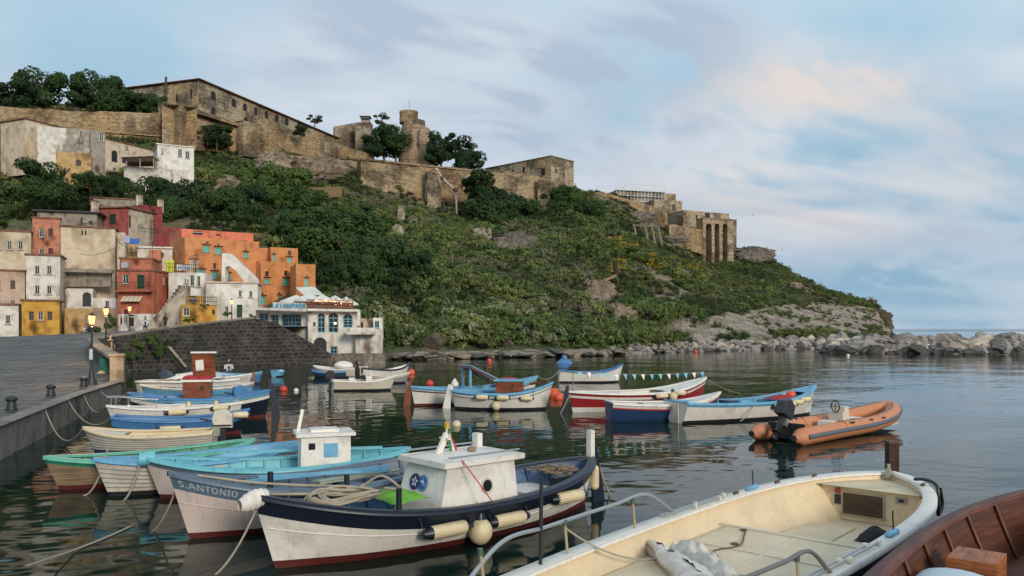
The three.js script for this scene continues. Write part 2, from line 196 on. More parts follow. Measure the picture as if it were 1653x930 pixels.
{
  const pos = [], col = [], uv = [], idx = [];
  for (let j = 0; j <= NR + 12; j++) for (let i = 0; i <= NC; i++) {
    const px = mix(-330, 1447, i / NC); let [d, y] = hillAt(px, j);
    if (j > NR) { const e = (j - NR) / 12; const far = step(880, 1000, px); d += e * mix(70, 90, far); y = mix(y, mix(y - 3, -2, far), Math.pow(e, 1.5)); }
    const x0 = X(px, d), n = fbm(x0 * .05 + 50, y * .08 + 30, d * .05, 5), py0 = HY - (y - H) / d * F;
    const edge = step(0, 6, j) * step(1447, 1405, px) + .15, rock = j > NR ? 0 : rockAt(px, py0, n);
    const nn = fbm(x0 * .16, y * .2 + 9, d * .16, 4) - .5, big = fbm(x0 * .03 + 3, 5, d * .03, 3) - .5;
    let dd = (big * 15 + nn * 7) * edge, dy = (nn * 3.4 + big * 4) * edge * step(2, 14, j);
    if (px < 560) { const k = step(150, 210, d); dd *= k; dy *= k; }
    if (rock > .01) { const slb = px > 1100 && py0 > 470, lay = slb ? y * .42 + x0 * .13 + nn * 1.6 : y * .55 + x0 * .035 + nn * 1.2, s = slb ? lay - Math.floor(lay) : Math.abs(lay - Math.floor(lay) - .5) * 2; dd -= rock * ((slb ? 3.2 : 1.6) * s + (fbm(x0 * .4, y * .9, d * .4, 4) - .3) * 2.4); dy += rock * (fbm(x0 * .5, y, d * .5, 3) - .5) * 1.2; }
    const dist = d + dd * .6, p = V(X(px, dist), Math.max(y + dy * .7, -1.5), -dist);
    pos.push(p.x, p.y, p.z); uv.push(p.x, p.y * 1.2 - p.z * .5); hill.pos.push(p); hill.rock.push(rock); hill.px.push(px); hill.py.push(HY - (p.y - H) / dist * F);
    const g = fbm(x0 * .09, y * .1, d * .09 + 70, 4), dry = step(.5, .66, g), slab = px > 1100 && py0 > 470;
    const bare = step(.54, .64, fbm(x0 * .055 + 31, y * .06, d * .055, 4)), earth = [mix(mix(.08, .15, dry), .22, bare), mix(mix(.11, .15, dry), .18, bare), mix(mix(.035, .07, dry), .11, bare)], rk = slab ? [.36, .31, .26] : [.26, .215, .155], tone = .75 + fbm(x0 * .6, y * 1.6, d * .6, 3) * .5;
    for (let m = 0; m < 3; m++) col.push(mix(earth[m], rk[m] * tone, rock));
    if (j < NR + 12 && i < NC) { const a = j * (NC + 1) + i; idx.push(a, a + 1, a + NC + 2, a, a + NC + 2, a + NC + 1); }
  }
  const g = new THREE.BufferGeometry(); g.setAttribute('position', new THREE.Float32BufferAttribute(pos, 3)); g.setAttribute('uv', new THREE.Float32BufferAttribute(uv, 2)); g.setAttribute('color', new THREE.Float32BufferAttribute(col, 3)); g.setIndex(idx); g.computeVertexNormals(); hill.nrm = g.attributes.normal;
  structure('hillside', g, new THREE.MeshStandardMaterial({ vertexColors: true, map: rockT, roughness: .97, bumpMap: rockT, bumpScale: .35, side: THREE.DoubleSide }));
}
// quay and ramp road
{
  const rows = [ // distance, x of harbour edge, height there, x of the land side, height there
    [3, -9.2, .9, -60, .9], [21.5, -13.7, .9, -60, .9], [32, -17.2, .9, -60, 1], [40.5, -19.6, .9, -70, 1.1], [50, -25, 1.4, -80, 1.6], [65, -33.6, 2.0, -90, 2.2], [72, -29.9, 2.9, -95, 2.3], [80, -25.7, 3.75, -100, 2.5], [83.3, -22, 3.9, -105, 2.6], [92, -20, 3.9, -110, 2.6], [112, -20, 4, -130, 2.8]];
  const nv = 60, nu = 40; const at = (t) => { const s = t * (rows.length - 1), k = Math.min(rows.length - 2, Math.floor(s)); return rows[k].map((a, m) => mix(a, rows[k + 1][m], s - k)); };
  const g = gridGeo(nu, nv, (u, v) => { const [d, x0, z0, x1, z1] = at(v); const w = Math.pow(u, 1.6); return V(mix(x0, x1, w), mix(z0, z1, step(0, .5, w)) + (fbm(u * 30, v * 40, 4, 2) - .5) * .03, -d); });
  const p = g.attributes.position, uv = g.attributes.uv; for (let i = 0; i < p.count; i++) uv.setXY(i, p.getX(i), p.getZ(i));
  structure('quay_pavement', g, M.pave);
  // faces down to the water
  const face = []; for (let k = 0; k < 4; k++) face.push(rows[k]);
  const q = gridGeo(60, 6, (u, v) => { const s = u * 3, k = Math.min(2, Math.floor(s)), a = face[k].map((m, i) => mix(m, face[k + 1][i], s - k)); return V(a[1] + (fbm(u * 60, v * 6, 3, 3) - .5) * .15, mix(-1, a[2], v), -a[0]); });
  structure('quay_face', q, mat([.15, .14, .13], .95, { map: wornT, bumpMap: rockT, bumpScale: .05 }));
  const cap = gridGeo(60, 1, (u, v) => { const s = u * 3, k = Math.min(2, Math.floor(s)), a = face[k].map((m, i) => mix(m, face[k + 1][i], s - k)); return V(a[1] + .12 - v * .55, a[2] + .06, -a[0]); });
  structure('quay_kerb', cap, mat([.21, .2, .18], .9, { map: wornT }));
}
function ribbonWall(parent, name, pts, thick, material, nv = 6, rough = .12, steps = 6) {  // pts: [x, z, base, top]
  const n = (pts.length - 1) * steps, at = u => { const s = u * (pts.length - 1), k = Math.min(pts.length - 2, Math.floor(s)); return pts[k].map((a, m) => mix(a, pts[k + 1][m], s - k)); };
  const off = u => { const a = at(Math.max(0, u - .01)), b = at(Math.min(1, u + .01)), dx = b[0] - a[0], dz = b[1] - a[1], l = Math.hypot(dx, dz) || 1; return [dz / l, -dx / l]; };
  const ns = (a, v) => (fbm(a[0] * .35, v * 5, a[1] * .35, 4) - .5) * rough * 2;
  const front = gridGeo(n, nv, (u, v) => { const a = at(u), o = off(u), k = ns(a, v); return V(a[0] - o[0] * k, mix(a[2], a[3] + (v === 1 ? ns(a, 9) : 0), v), a[1] - o[1] * k); });
  const top = gridGeo(n, 1, (u, v) => { const a = at(u), o = off(u), k = v ? 0 : ns(a, 1); return V(a[0] + o[0] * (v * thick - k * (1 - v)), a[3] + ns(a, 9), a[1] + o[1] * (v * thick - k * (1 - v))); });
  const back = gridGeo(n, 1, (u, v) => { const a = at(u), o = off(u); return V(a[0] + o[0] * thick, mix(a[3] + ns(a, 9), a[2], v), a[1] + o[1] * thick); });
  const ends = [0, 1].map(e => gridGeo(1, 1, (u, v) => { const a = at(e), o = off(e); return V(a[0] + o[0] * u * thick, mix(a[2], a[3], v), a[1] + o[1] * u * thick); }));
  return add(parent, name, merge([front, top, back, ...ends]), material);
}
// wall given by photo positions: [column, distance, row of top, row of base]
const strip = (parent, name, pts, thick, m, nv, rough, steps) => ribbonWall(parent, name, pts.map(([px, d, t, b]) => [X(px, d), -d, Yat(b, d), Yat(t, d)]), thick, m, nv, rough, steps);
{
  const t = thing('harbour_wall', 'tall dark stone harbour wall below the ramp road, left of the white restaurant', 'wall');
  ribbonWall(t, 'stone_face', [[-19.9, -41.5, -1, 2], [-26.2, -52, -1, 2.35], [-33.5, -65, -1, 2.75], [-29.9, -72, -1, 3.75], [-25.7, -80, -1, 4.65], [-24, -82, -1, 4.3], [-20.3, -83.4, -1, 1.9], [-18.6, -83.6, -1, .9]], .55, M.block, 10, .03, 10);
  ribbonWall(t, 'coping', [[-20, -41.5, 2.003, 2.15], [-26.3, -52, 2.353, 2.5], [-33.6, -65, 2.753, 2.9], [-29.9, -72, 3.753, 3.9], [-25.6, -80, 4.653, 4.8]], .7, mat([.25, .22, .18], .95, { map: wornT }), 1, .03, 8);
  add(t, 'end_pillar', merge([box(.62, 1.35, .6, -20.1, 1.5, -41.0, 0, .35), box(.72, .12, .7, -20.1, 2.236, -41.0, 0, .35)]), worn([.33, .27, .2]));
  add(t, 'stair_flight', beam(P(270, 560, 69.8), P(297, 592, 71), .7, .2), M.concrete);
}
// ---------------------------------------------------------------- buildings
// house(): front wall from A to B (photo column, distance; left to right), walls with real openings, flat or hipped roof.
// openings are given by the photo rectangle they fill: [c0, r0, c1, r1, kind]; kinds: w window, g green shutters, t turquoise shutter, r red shutters, d dark door, b blue glazed, o open niche; upper case = arched
function facadeGeo(w, h, holes, th) {
  const s = new THREE.Shape(); s.moveTo(0, 0); s.lineTo(w, 0); s.lineTo(w, h); s.lineTo(0, h); s.lineTo(0, 0);
  for (const o of holes) { const p = new THREE.Path(), r = o.arch ? Math.min(o.w / 2, o.h * .6) : 0; p.moveTo(o.x, o.y); p.lineTo(o.x, o.y + o.h - r); if (o.arch) p.absellipse(o.x + o.w / 2, o.y + o.h - r, o.w / 2, r, Math.PI, 0, true); else p.lineTo(o.x, o.y + o.h); p.lineTo(o.x + o.w, o.y + o.h - r); p.lineTo(o.x + o.w, o.y); p.lineTo(o.x, o.y); s.holes.push(p); }
  const g = new THREE.ExtrudeGeometry(s, { depth: th, bevelEnabled: false, curveSegments: 10 }); g.translate(0, 0, -th); return g;
}
const KIND = { w: ['window', M.glass, M.frame], g: ['window', M.shutterG, M.frame], t: ['window', M.shutterT, M.shutterT], r: ['window', M.shutterR, M.shutterR], d: ['door', M.dark, M.brown], b: ['window', M.glass, M.bluef], o: ['niche', M.dark, null], k: ['door', M.shutterG, M.shutterG], v: ['window', M.dark, null] };
function opening(T, m, o) {     // m: facade -> thing
  const [name, fill, frame] = KIND[o.kind.toLowerCase()], bake = g => g.applyMatrix4(m), { x, y, w, h } = o, cx = x + w / 2, back = -.24;
  const fillG = o.arch ? bake(place(new THREE.ShapeGeometry((() => { const s = new THREE.Shape(), r = Math.min(w / 2, h * .6); s.moveTo(0, 0); s.lineTo(w, 0); s.lineTo(w, h - r); s.absellipse(w / 2, h - r, w / 2, r, 0, Math.PI, false); s.lineTo(0, 0); return s; })(), 10), x, y, back)) : bake(box(w, h, .03, cx, y + h / 2, back));
  if (!frame) { add(T, name, fillG, fill); return; }
  const f = Math.min(.09, w * .12), top = o.arch ? h - Math.min(w / 2, h * .6) : h, bars = [box(f, top, .08, x + f / 2, y + top / 2, back + .07), box(f, top, .08, x + w - f / 2, y + top / 2, back + .07), box(w - 2 * f, f, .08, cx, y + f / 2, back + .07), box(w - 2 * f, f, .08, cx, y + top - f / 2, back + .07), box(f * .8, top - 2 * f, .07, cx, y + top / 2, back + .07)];
  if (o.kind.toLowerCase() === 'b') { const k = Math.max(2, Math.round(w / .8)); for (let i = 1; i < k; i++) bars.push(box(f * .7, h - 2 * f - (o.arch ? w * .12 : 0), .06, x + w * i / k, y + h / 2 - (o.arch ? w * .06 : 0), back + .06)); for (let i = 1; i < 3; i++) bars.push(box(w - 2 * f, f * .7, .05, cx, y + top * i / 3, back + .06)); }
  const W = add(T, name, merge(bars.map(bake)), frame); add(W, name === 'door' ? 'leaf' : 'pane', fillG, fill);
  if ('gtr'.includes(o.kind)) { const l = []; for (let k = 0; k < 6; k++) l.push(bake(box(w * .82, h * .05, .03, cx, y + h * (.14 + k * .145), back + .035))); add(W, 'louvres', merge(l), fill); }
  if (o.kind === 't') add(W, 'hood', bake(merge([box(w + .35, .09, .3, cx, y + h + .22, .16), box(.14, .3, .16, cx, y + h + .42, .08)])), M.brown);
  if (o.kind === 'w' && w > .5) { for (const s of o.sh ? [-1, 1] : []) add(W, 'shutter', bake(box(w * .48, h, .05, cx + s * w * .76, y + h / 2, .04)), o.sh); }
  if (name === 'window' && !o.arch) add(W, 'sill', bake(box(w + .24, .1, .2, cx, y - .053, .07)), M.concrete);
}
function house(name, label, o) {
  const tA = (o.A[0] - CX) / F, tB = (o.B[0] - CX) / F, fc = o.face ?? 0, dB = mix(o.B[1], o.A[1] * Math.sqrt((1 + tA * tA) / (1 + tB * tB)), fc);
  const A = V(X(o.A[0], o.A[1]), 0, -o.A[1]), B = V(X(o.B[0], dB), 0, -dB), ex = B.clone().sub(A), w = ex.length(); ex.normalize();
  const turn = Math.atan2(-ex.z, ex.x), top = o.topZ ?? Yat(o.top, o.A[1]), base = o.base, h = top - base, dp = o.depth, th = .35;
  const T = thing(name, label, o.cat || 'house', o.group, V(A.x, base, A.z), turn), wm = o.wall;
  const I = M4(), R = M4().makeRotationY(Math.PI / 2).setPosition(w - .003, .002, -th), L = M4().makeRotationY(-Math.PI / 2).setPosition(.003, .002, -dp + th), K = M4().makeRotationY(Math.PI).setPosition(w, 0, -dp);
  const inv = M4().compose(T.position, new THREE.Quaternion().setFromEuler(T.rotation), V(1, 1, 1)).invert();
  const conv = (list, m, fw, fh) => (list || []).map(([c0, r0, c1, r1, kind, sh]) => {
    const mi = m.clone().invert().multiply(inv), hit = (px, py) => { const a = V(0, H, 0).applyMatrix4(mi), b = P(px, py, 10).applyMatrix4(mi), t = a.z / (a.z - b.z); return a.lerp(b, t); };
    const p = hit(c0, (r0 + r1) / 2), q = hit(c1, (r0 + r1) / 2), u = hit((c0 + c1) / 2, r0), d = hit((c0 + c1) / 2, r1);
    const x = Math.min(p.x, q.x), W = Math.abs(q.x - p.x), arch = kind !== kind.toLowerCase(), y = Math.max(.03, d.y), hh = u.y - y;
    return { x, y, w: W, h: hh, kind, arch, sh };
  }).filter(h => h.x > .05 && h.x + h.w < fw - .05 && h.y + h.h < fh - .05 && h.h > .1);
  const faces = [['front', I, w, o.open, h], ['right', R, dp - 2 * th, o.openR, h - .004], ['left', L, dp - 2 * th, o.openL, h - .004], ['rear', K, w, null, h]];
  for (const [side, m, fw, list, fh] of faces) { const hs = conv(list, m, fw, fh), g = facadeGeo(fw, fh, hs, th); g.applyMatrix4(m); add(T, 'wall', g, side === 'right' && o.wallR ? o.wallR : wm); for (const q of hs) opening(T, m, q); }
  if (o.roof === 'hip') { const e = o.eave ?? .7, hh = o.rise ?? 3, g = new THREE.BufferGeometry(), x0 = -e, x1 = w + e, z0 = e, z1 = -dp - e, zm = -dp / 2, a = Math.min(dp / 2, w / 2), y = h + .25;
    const q = [[x0, y, z0], [x1, y, z0], [x1, y, z1], [x0, y, z1], [a, y + hh, zm], [w - a, y + hh, zm]], f = [[0, 1, 5], [0, 5, 4], [1, 2, 5], [2, 3, 4], [2, 4, 5], [3, 0, 4]], pos = [], uv = []; for (const t of f) for (const k of t) { pos.push(...q[k]); uv.push(q[k][0], q[k][2]); }
    g.setAttribute('position', new THREE.Float32BufferAttribute(pos, 3)); g.setAttribute('uv', new THREE.Float32BufferAttribute(uv, 2)); g.computeVertexNormals(); add(T, 'roof', g, o.roofMat || M.tile); add(T, 'eave', box(w + 2 * e, .24, dp + 2 * e, w / 2, h + .125, -dp / 2), o.eaveMat || M.tile); }
  else { add(T, 'roof', box(w - .1, .2, dp - .1, w / 2, h - .1 + (o.slab ? .2 : -.25), -dp / 2), o.roofMat || M.concrete);
    if (o.eave) add(T, 'eave', box(w + 2 * o.eave, .22, dp + 2 * o.eave, w / 2, h + .113, -dp / 2), o.eaveMat || M.concrete); }
  T.userData.H = undefined; delete T.userData.H; T.hgt = h; T.wid = w; return T;
}
function absorb(main, wing) { scene.updateMatrixWorld(true); for (const c of [...wing.children]) main.attach(c); scene.remove(wing); return main; }
const col = { cream: plaster([.6, .5, .38]), red: worn([.42, .13, .08]), darkred: worn([.26, .055, .05]), orange: plaster([.6, .25, .1]), orangeTop: plaster([.68, .2, .12]), white: worn([.66, .64, .61]), white2: plaster([.72, .7, .67]), yellow: worn([.55, .31, .06]), pinkish: plaster([.5, .37, .3]), ochre: worn([.5, .34, .16]), grey: worn([.3, .27, .24]), beige: worn([.55, .47, .37]) };
const pal = house('fortress_palace', 'long ochre fortress palace with two rows of windows crowning the hill', { cat: 'palace', A: [321, 270], B: [579, 370], top: 129, base: 66, depth: 34, wall: M.tuffPale, roof: 'hip', rise: 3.5, eave: 1.1, roofMat: M.tile,
  open: [[339.9, 147.4, 349.1, 161.6, 'V'], [373.6, 159.9, 381.4, 173.1, 'V'], [392.3, 166.9, 399.2, 179.6, 'V'], [409.9, 173.4, 416.1, 186.1, 'V'], [427.4, 179.4, 433.6, 191.6, 'V'], [443.9, 185.4, 450.1, 197.1, 'V'], [459.9, 190.9, 466.1, 202.6, 'V'], [479.9, 198.4, 486.1, 208.6, 'V'], [500.5, 204.4, 506.0, 214.6, 'V'], [514.1, 209.4, 518.9, 218.6, 'V'], [528.1, 214.4, 532.9, 222.6, 'V'], [542.2, 218.9, 546.3, 226.6, 'V'], [554.2, 224.4, 558.3, 231.6, 'V'], [566.7, 229.4, 570.8, 236.1, 'V'], [340.6, 173.9, 348.4, 185.6, 'V'], [393.3, 189.4, 400.2, 198.6, 'V']],
  openL: [[306, 144, 310, 157, 'v'], [283, 152, 287, 165, 'V']] });
add(pal, 'string_course', box(106, .5, .5, 53, 11.2, .2), M.tuffGrey);
add(pal, 'flue', cyl(.45, .4, 15, -.8, 16, -13), M.tuffPale);
function fortWall(label, parts) { const t = thing('fortress_wall', label, 'wall', 'walls of the hilltop fortress'); for (const [n, pts, th, m, nv, r, st] of parts) strip(t, n, pts, th, m, nv ?? 10, r ?? .5, st ?? 10); return t; }
fortWall('tan rampart with square bastion under the trees left of the palace', [['rampart', [[-60, 235, 168, 240], [127, 246, 180, 232], [200, 250, 181, 232], [262, 256, 182, 234], [280, 258, 183, 236]], 3, M.tuff], ['bastion', [[255, 262, 166, 236], [291, 250, 169, 238], [312, 262, 178, 240]], 6, M.tuff, 10, .4], ['string_course', [[127, 245.5, 212, 214], [200, 249.5, 214, 216], [262, 255.5, 219, 221]], .6, M.tuffGrey, 1, .05]]);
fortWall('shaded retaining wall with slanting ledge below the palace corner', [['retaining_wall', [[312, 263, 186, 242], [350, 268, 192, 246], [396, 274, 206, 250]], 3, M.tuff], ['ledge', [[310, 260.5, 177, 181], [350, 265.5, 189, 193], [386, 271, 200, 204]], 2.5, M.tuff, 2, .1]]);
fortWall('long mottled rampart running below the palace windows', [['rampart', [[392, 270, 196, 252], [420, 276, 200, 252], [470, 292, 212, 256], [520, 310, 226, 262], [570, 330, 240, 272], [602, 342, 249, 280]], 4, M.tuff, 12, .8], ['terrace_edge', [[396, 262, 243, 252], [470, 283, 250, 262], [520, 300, 255, 270], [590, 322, 262, 275]], 3, M.tuffGrey, 3, .4]]);
{
  const t = fortWall('great ochre curtain wall with buttress and forked drain pipe', [['curtain_wall', [[582, 292, 257, 345], [640, 298, 263, 358], [690, 302, 268, 370], [760, 306, 275, 382], [830, 312, 279, 376], [870, 316, 285, 368], [897, 322, 296, 364]], 5, M.tuff, 14, .7, 14], ['buttress', [[690, 297, 279, 370], [703, 296.5, 279, 374], [712, 300, 290, 374]], 4, M.tuffPale, 8, .25], ['pier', [[686, 299, 276, 350], [693, 297.5, 276, 350]], 3, M.tuffGrey, 6, .2], ['parapet_coping', [[582, 291.6, 255, 258], [690, 301.6, 266, 269], [760, 305.6, 273, 276], [830, 311.6, 277, 280]], 1.2, M.tuffGrey, 1, .12], ['bastion_end', [[868, 313, 290, 362], [888, 311, 292, 366], [902, 318, 300, 360]], 5, M.tuff, 8, .7]]);
  const p = (c, r) => P(c, r, 295), pm = mat([.44, .37, .31], .7);
  add(t, 'drain_pipe', merge([tube([p(705, 274), p(716, 289), p(735, 307)], .42, 20), tube([p(757, 283), p(746, 295), p(735, 307)], .38, 20), tube([p(735, 306), p(736.5, 325), p(737, 346)], .38, 20), sph(.7, p(705, 274).x, p(705, 274).y, p(705, 274).z)]), pm);
  add(t, 'pipe_bracket', merge([bar(p(733, 304), p(737, 310), .7), bar(p(712, 286), p(716, 288), .8)]), M.rust);
}
{ // round keep
  const c = P(668, 255, 350), t = thing('keep_tower', 'battered round keep tower with flag mast on the ridge', 'tower', null, V(c.x, 0, c.z)), zt = Yat(181, 350), z1 = Yat(196, 350), z0 = Yat(262, 350);
  const lathe = pts => new THREE.LatheGeometry(pts.map(p => new THREE.Vector2(...p)), 28), rough = (g, a) => { const p = g.attributes.position; for (let i = 0; i < p.count; i++) { const k = 1 + (fbm(p.getX(i) * .3 + 5, p.getY(i) * .3, p.getZ(i) * .3 + 5, 4) - .5) * a; p.setX(i, p.getX(i) * k); p.setZ(i, p.getZ(i) * k); } g.computeVertexNormals(); const uv = g.attributes.uv; for (let i = 0; i < uv.count; i++) uv.setXY(i, uv.getX(i) * 30, p.getY(i)); return g; };
  const pts = []; for (let k = 0; k <= 14; k++) pts.push([mix(7.6, 4.9, k / 14), mix(z0 - 6, z1, k / 14)]);
  add(t, 'shaft', rough(lathe(pts), .22), M.tuffGrey);
  add(t, 'drum', place(rough(lathe([[4, z1 - 1], [3.95, zt - .8], [4.1, zt - .6], [4.1, zt], [0, zt]]), .05), -2.2, 0, 0), M.tuff);
  add(t, 'shoulder', place(rough(lathe([[6, z0 - 6], [4.6, z1 - 7], [4, z1 - 5], [3.4, z1 - 3.4], [0, z1 - 3]]), .3), 3.4, 0, 1), M.tuffGrey);
  add(t, 'mast', cyl(.09, .06, 5.5, -2, zt + 2.7, 0), M.iron);
}
{
  const t = thing('watch_turret', 'small glazed watch turret on a masonry pier beside the keep', 'turret'), c = P(588, 205, 350), y0 = Yat(200, 350);
  add(t, 'pier', box(6.6, 30, 5, c.x, y0 - 15, c.z), M.tuffGrey); add(t, 'cabin', box(3.4, 2.6, 3.4, c.x + .6, y0 + 1.3, c.z), M.concrete); add(t, 'window_band', box(3.5, .9, 3.5, c.x + .6, y0 + 1.7, c.z), M.glass); add(t, 'roof', box(4.6, .3, 4.6, c.x + .6, y0 + 2.76, c.z), M.iron);
  strip(t, 'lean_wall', [[540, 352, 204, 236], [578, 356, 198, 240]], 3, M.tuffGrey, 6, .3);
}
house('ridge_block', 'square ochre block building at the right end of the curtain wall', { cat: 'building', A: [783, 356], B: [889, 330], topZ: Yat(252, 330), base: Yat(318, 330), depth: 15, wall: M.tuffPale, wallR: M.tuffPale, eave: .3, eaveMat: M.tuffGrey, open: [[826, 274, 830, 282, 'v'], [843, 270, 847, 279, 'v'], [856, 269, 858.5, 275, 'v'], [872, 272, 880, 283, 'v']], openR: [[896, 273, 899, 279, 'v'], [909, 280, 912, 285, 'v']] });
fortWall('low broken ridge wall between the block building and the scaffolding', [['wall', [[916, 345, 308, 325], [945, 352, 313, 325], [972, 356, 310, 326], [1000, 360, 318, 335], [1040, 366, 328, 352], [1078, 372, 344, 372]], 4, M.tuff, 6, .7]]);
{ // scaffolded building
  const t = house('scaffolded_building', 'flat grey building wrapped in scaffolding on the far ridge', { cat: 'building', A: [994, 385], B: [1072, 392], topZ: Yat(307, 385), base: Yat(345, 385), depth: 12, wall: M.concrete });
  const st = []; for (let k = 0; k <= 14; k++) { const x = k * t.wid / 14; st.push(bar(V(x, 0, 1.4), V(x, t.hgt + 2.2, 1.4), .09, 5)); } add(t, 'scaffold_pole', merge(st), M.steel);
  for (const y of [.32, .55, .78, 1.0]) add(t, 'scaffold_deck', box(t.wid + 1, .22, 1.3, t.wid / 2, t.hgt * y, .75), mat([.5, .52, .55], .7));
  add(t, 'guard_rail', merge([1.03, 1.2].map(y => bar(V(-.5, t.hgt * y + .6, 1.4), V(t.wid + .5, t.hgt * y + .6, 1.4), .07, 5))), M.steel);
  house('ridge_house', 'plain tan house stepping up beside the scaffolded building', { cat: 'building', A: [1056, 380], B: [1101, 384], top: 322, base: Yat(362, 380), depth: 12, wall: M.tuffPale, open: [[1085, 330, 1090, 341, 'v'], [1088, 347, 1092, 350, 'v']] });
  house('ridge_house', 'narrow ochre house top rising behind the plain ridge house', { cat: 'building', A: [1072, 396], B: [1091, 398], top: 312, base: Yat(345, 396), depth: 8, wall: M.tuff });
}
{ // buttressed abbey end
  const t = house('abbey_block', 'tall ochre building on three arched buttress bays above the cliff', { cat: 'building', A: [1103, 372], B: [1177, 384], topZ: Yat(339, 372), base: Yat(425, 372), depth: 16, wall: M.tuffPale, open: [[1123, 347, 1126, 354, 'v'], [1138, 344, 1146, 353, 'v'], [1169, 343, 1174, 357, 'v']] });
  { t.updateMatrixWorld(true); const mi = t.matrixWorld.clone().invert(), zf = 4.5, hit = (px, py) => { const a = V(0, H, 0).applyMatrix4(mi), b = P(px, py, 10).applyMatrix4(mi), k = (a.z - zf) / (a.z - b.z); return a.lerp(b, k); }, o = hit(1135, 450), e = hit(1184, 357), ht = e.y + 12, holes = [[1139.5, 1149], [1153.5, 1161.5], [1166.5, 1174.5]].map(([a, b]) => { const p = hit(a, 400), q = hit(b, 400), up = hit((a + b) / 2, 361); return { x: p.x - o.x, y: .05, w: q.x - p.x, h: up.y + 12, arch: true }; });
    const g = facadeGeo(e.x - o.x, ht, holes, 4.3); g.translate(o.x, -12, zf); add(t, 'buttress_arcade', g, M.tuffPale); add(t, 'arcade_ledge', box(e.x - o.x + .3, .5, 4.7, (e.x + o.x) / 2, e.y + .253, zf - 2.1), M.tuffGrey); }
  fortWall('lower ochre wall stepping down left of the abbey building', [['wall', [[1080, 368, 362, 392], [1104, 371, 366, 402], [1138, 372, 372, 412]], 4, M.tuff, 6, .5]]);
  fortWall('narrow pier wall at the outer corner of the abbey building', [['wall', [[1177, 386, 353, 408], [1189, 388, 354, 408]], 5, M.tuffGrey, 6, .4]]);
}
{ // concrete frame on the slope
  const t = thing('concrete_frame', 'open concrete retaining frame of four ribs on the green slope', 'frame'), d = 300;
  for (const [a, b, c, e] of [[1023, 364, 1031, 398], [1041, 364, 1049, 407], [1052, 366, 1060, 408], [1062, 367, 1069, 397]]) add(t, 'rib', beam(P(a, b, d), P(c, e, d - 10), .8, .9), M.concreteDark);
  add(t, 'header_beam', beam(P(1021, 363.5, d), P(1064, 366.5, d), 1, .7), M.concreteDark); add(t, 'sill_beam', beam(P(1030, 392, d - 6), P(1068, 392, d - 6), .6, .6), M.concreteDark);
}
{ // white houses up the slope
  const up = 'white houses high on the slope';
  house('hillside_house', 'pale row house with long sloping roof, uppermost below the rampart', { group: up, A: [40, 172], B: [262, 205], topZ: Yat(192, 172), base: Yat(282, 172), depth: 8, wall: col.cream, eave: .35, eaveMat: M.tile, open: [[187, 228, 196, 239, 'w'], [148, 193, 151, 205, 'd'], [224, 238, 233, 247, 'r'], [176, 222, 183, 231, 'r'], [180, 243, 190, 262, 'O'], [197, 250, 208, 264, 'O'], [203, 236, 207, 242, 'w']] });
  house('hillside_house', 'grey stained house with a green shutter at the left edge of the upper row', { group: up, face: .85, A: [60, 168], B: [145, 166], topZ: Yat(203, 168), base: Yat(295, 168), depth: 7, wall: col.white, open: [[128, 212, 133, 221, 'g']] });
  house('hillside_house', 'narrow dark grey house with green shutters between the upper white houses', { group: up, face: .85, A: [146, 168], B: [170, 170], topZ: Yat(210, 168), base: Yat(292, 168), depth: 7, wall: col.grey, open: [[160, 215, 167, 229, 'g'], [165, 242, 173, 255, 'g']] });
  house('hillside_house', 'small ochre and white house front at the far left of the upper row', { group: up, face: .85, A: [90, 162], B: [147, 162], topZ: Yat(244, 162), base: Yat(300, 162), depth: 5, wall: col.ochre, open: [[122, 258, 131, 268, 'O']] });
  house('hillside_house', 'cubic white house with two dark windows at the right end of the upper row', { group: up, face: .85, A: [254, 176], B: [313, 184], topZ: Yat(233, 176), base: Yat(300, 176), depth: 9, wall: col.white2, eave: .25, eaveMat: col.white2, open: [[287, 241, 294, 253, 'w'], [299, 244, 306, 256, 'w'], [260, 240, 264, 249, 'w'], [251, 242, 255, 248, 'w']] });
  house('hillside_house', 'stepped white house with open terrace canopy below the upper row', { group: up, face: .85, A: [200, 164], B: [297, 168], topZ: Yat(268, 164), base: Yat(318, 164), depth: 9, wall: col.white, open: [[276, 272, 292, 284, 'g'], [258, 268, 262, 275, 'w'], [264, 271, 267, 277, 'w']] });
  const t = thing('terrace_canopy', 'flat concrete terrace canopy on the stepped white house', 'canopy'); add(t, 'roof_slab', beam(P(200, 256, 162), P(252, 254, 163), 5, .5), plaster([.5, .43, .34])); for (const c of [204, 226, 248]) add(t, 'post', bar(P(c, 256, 161), P(c, 269, 161), .12), M.concrete); add(t, 'back_wall', beam(P(203, 263, 165), P(250, 262, 166), .3, 1.6), M.brown);
}
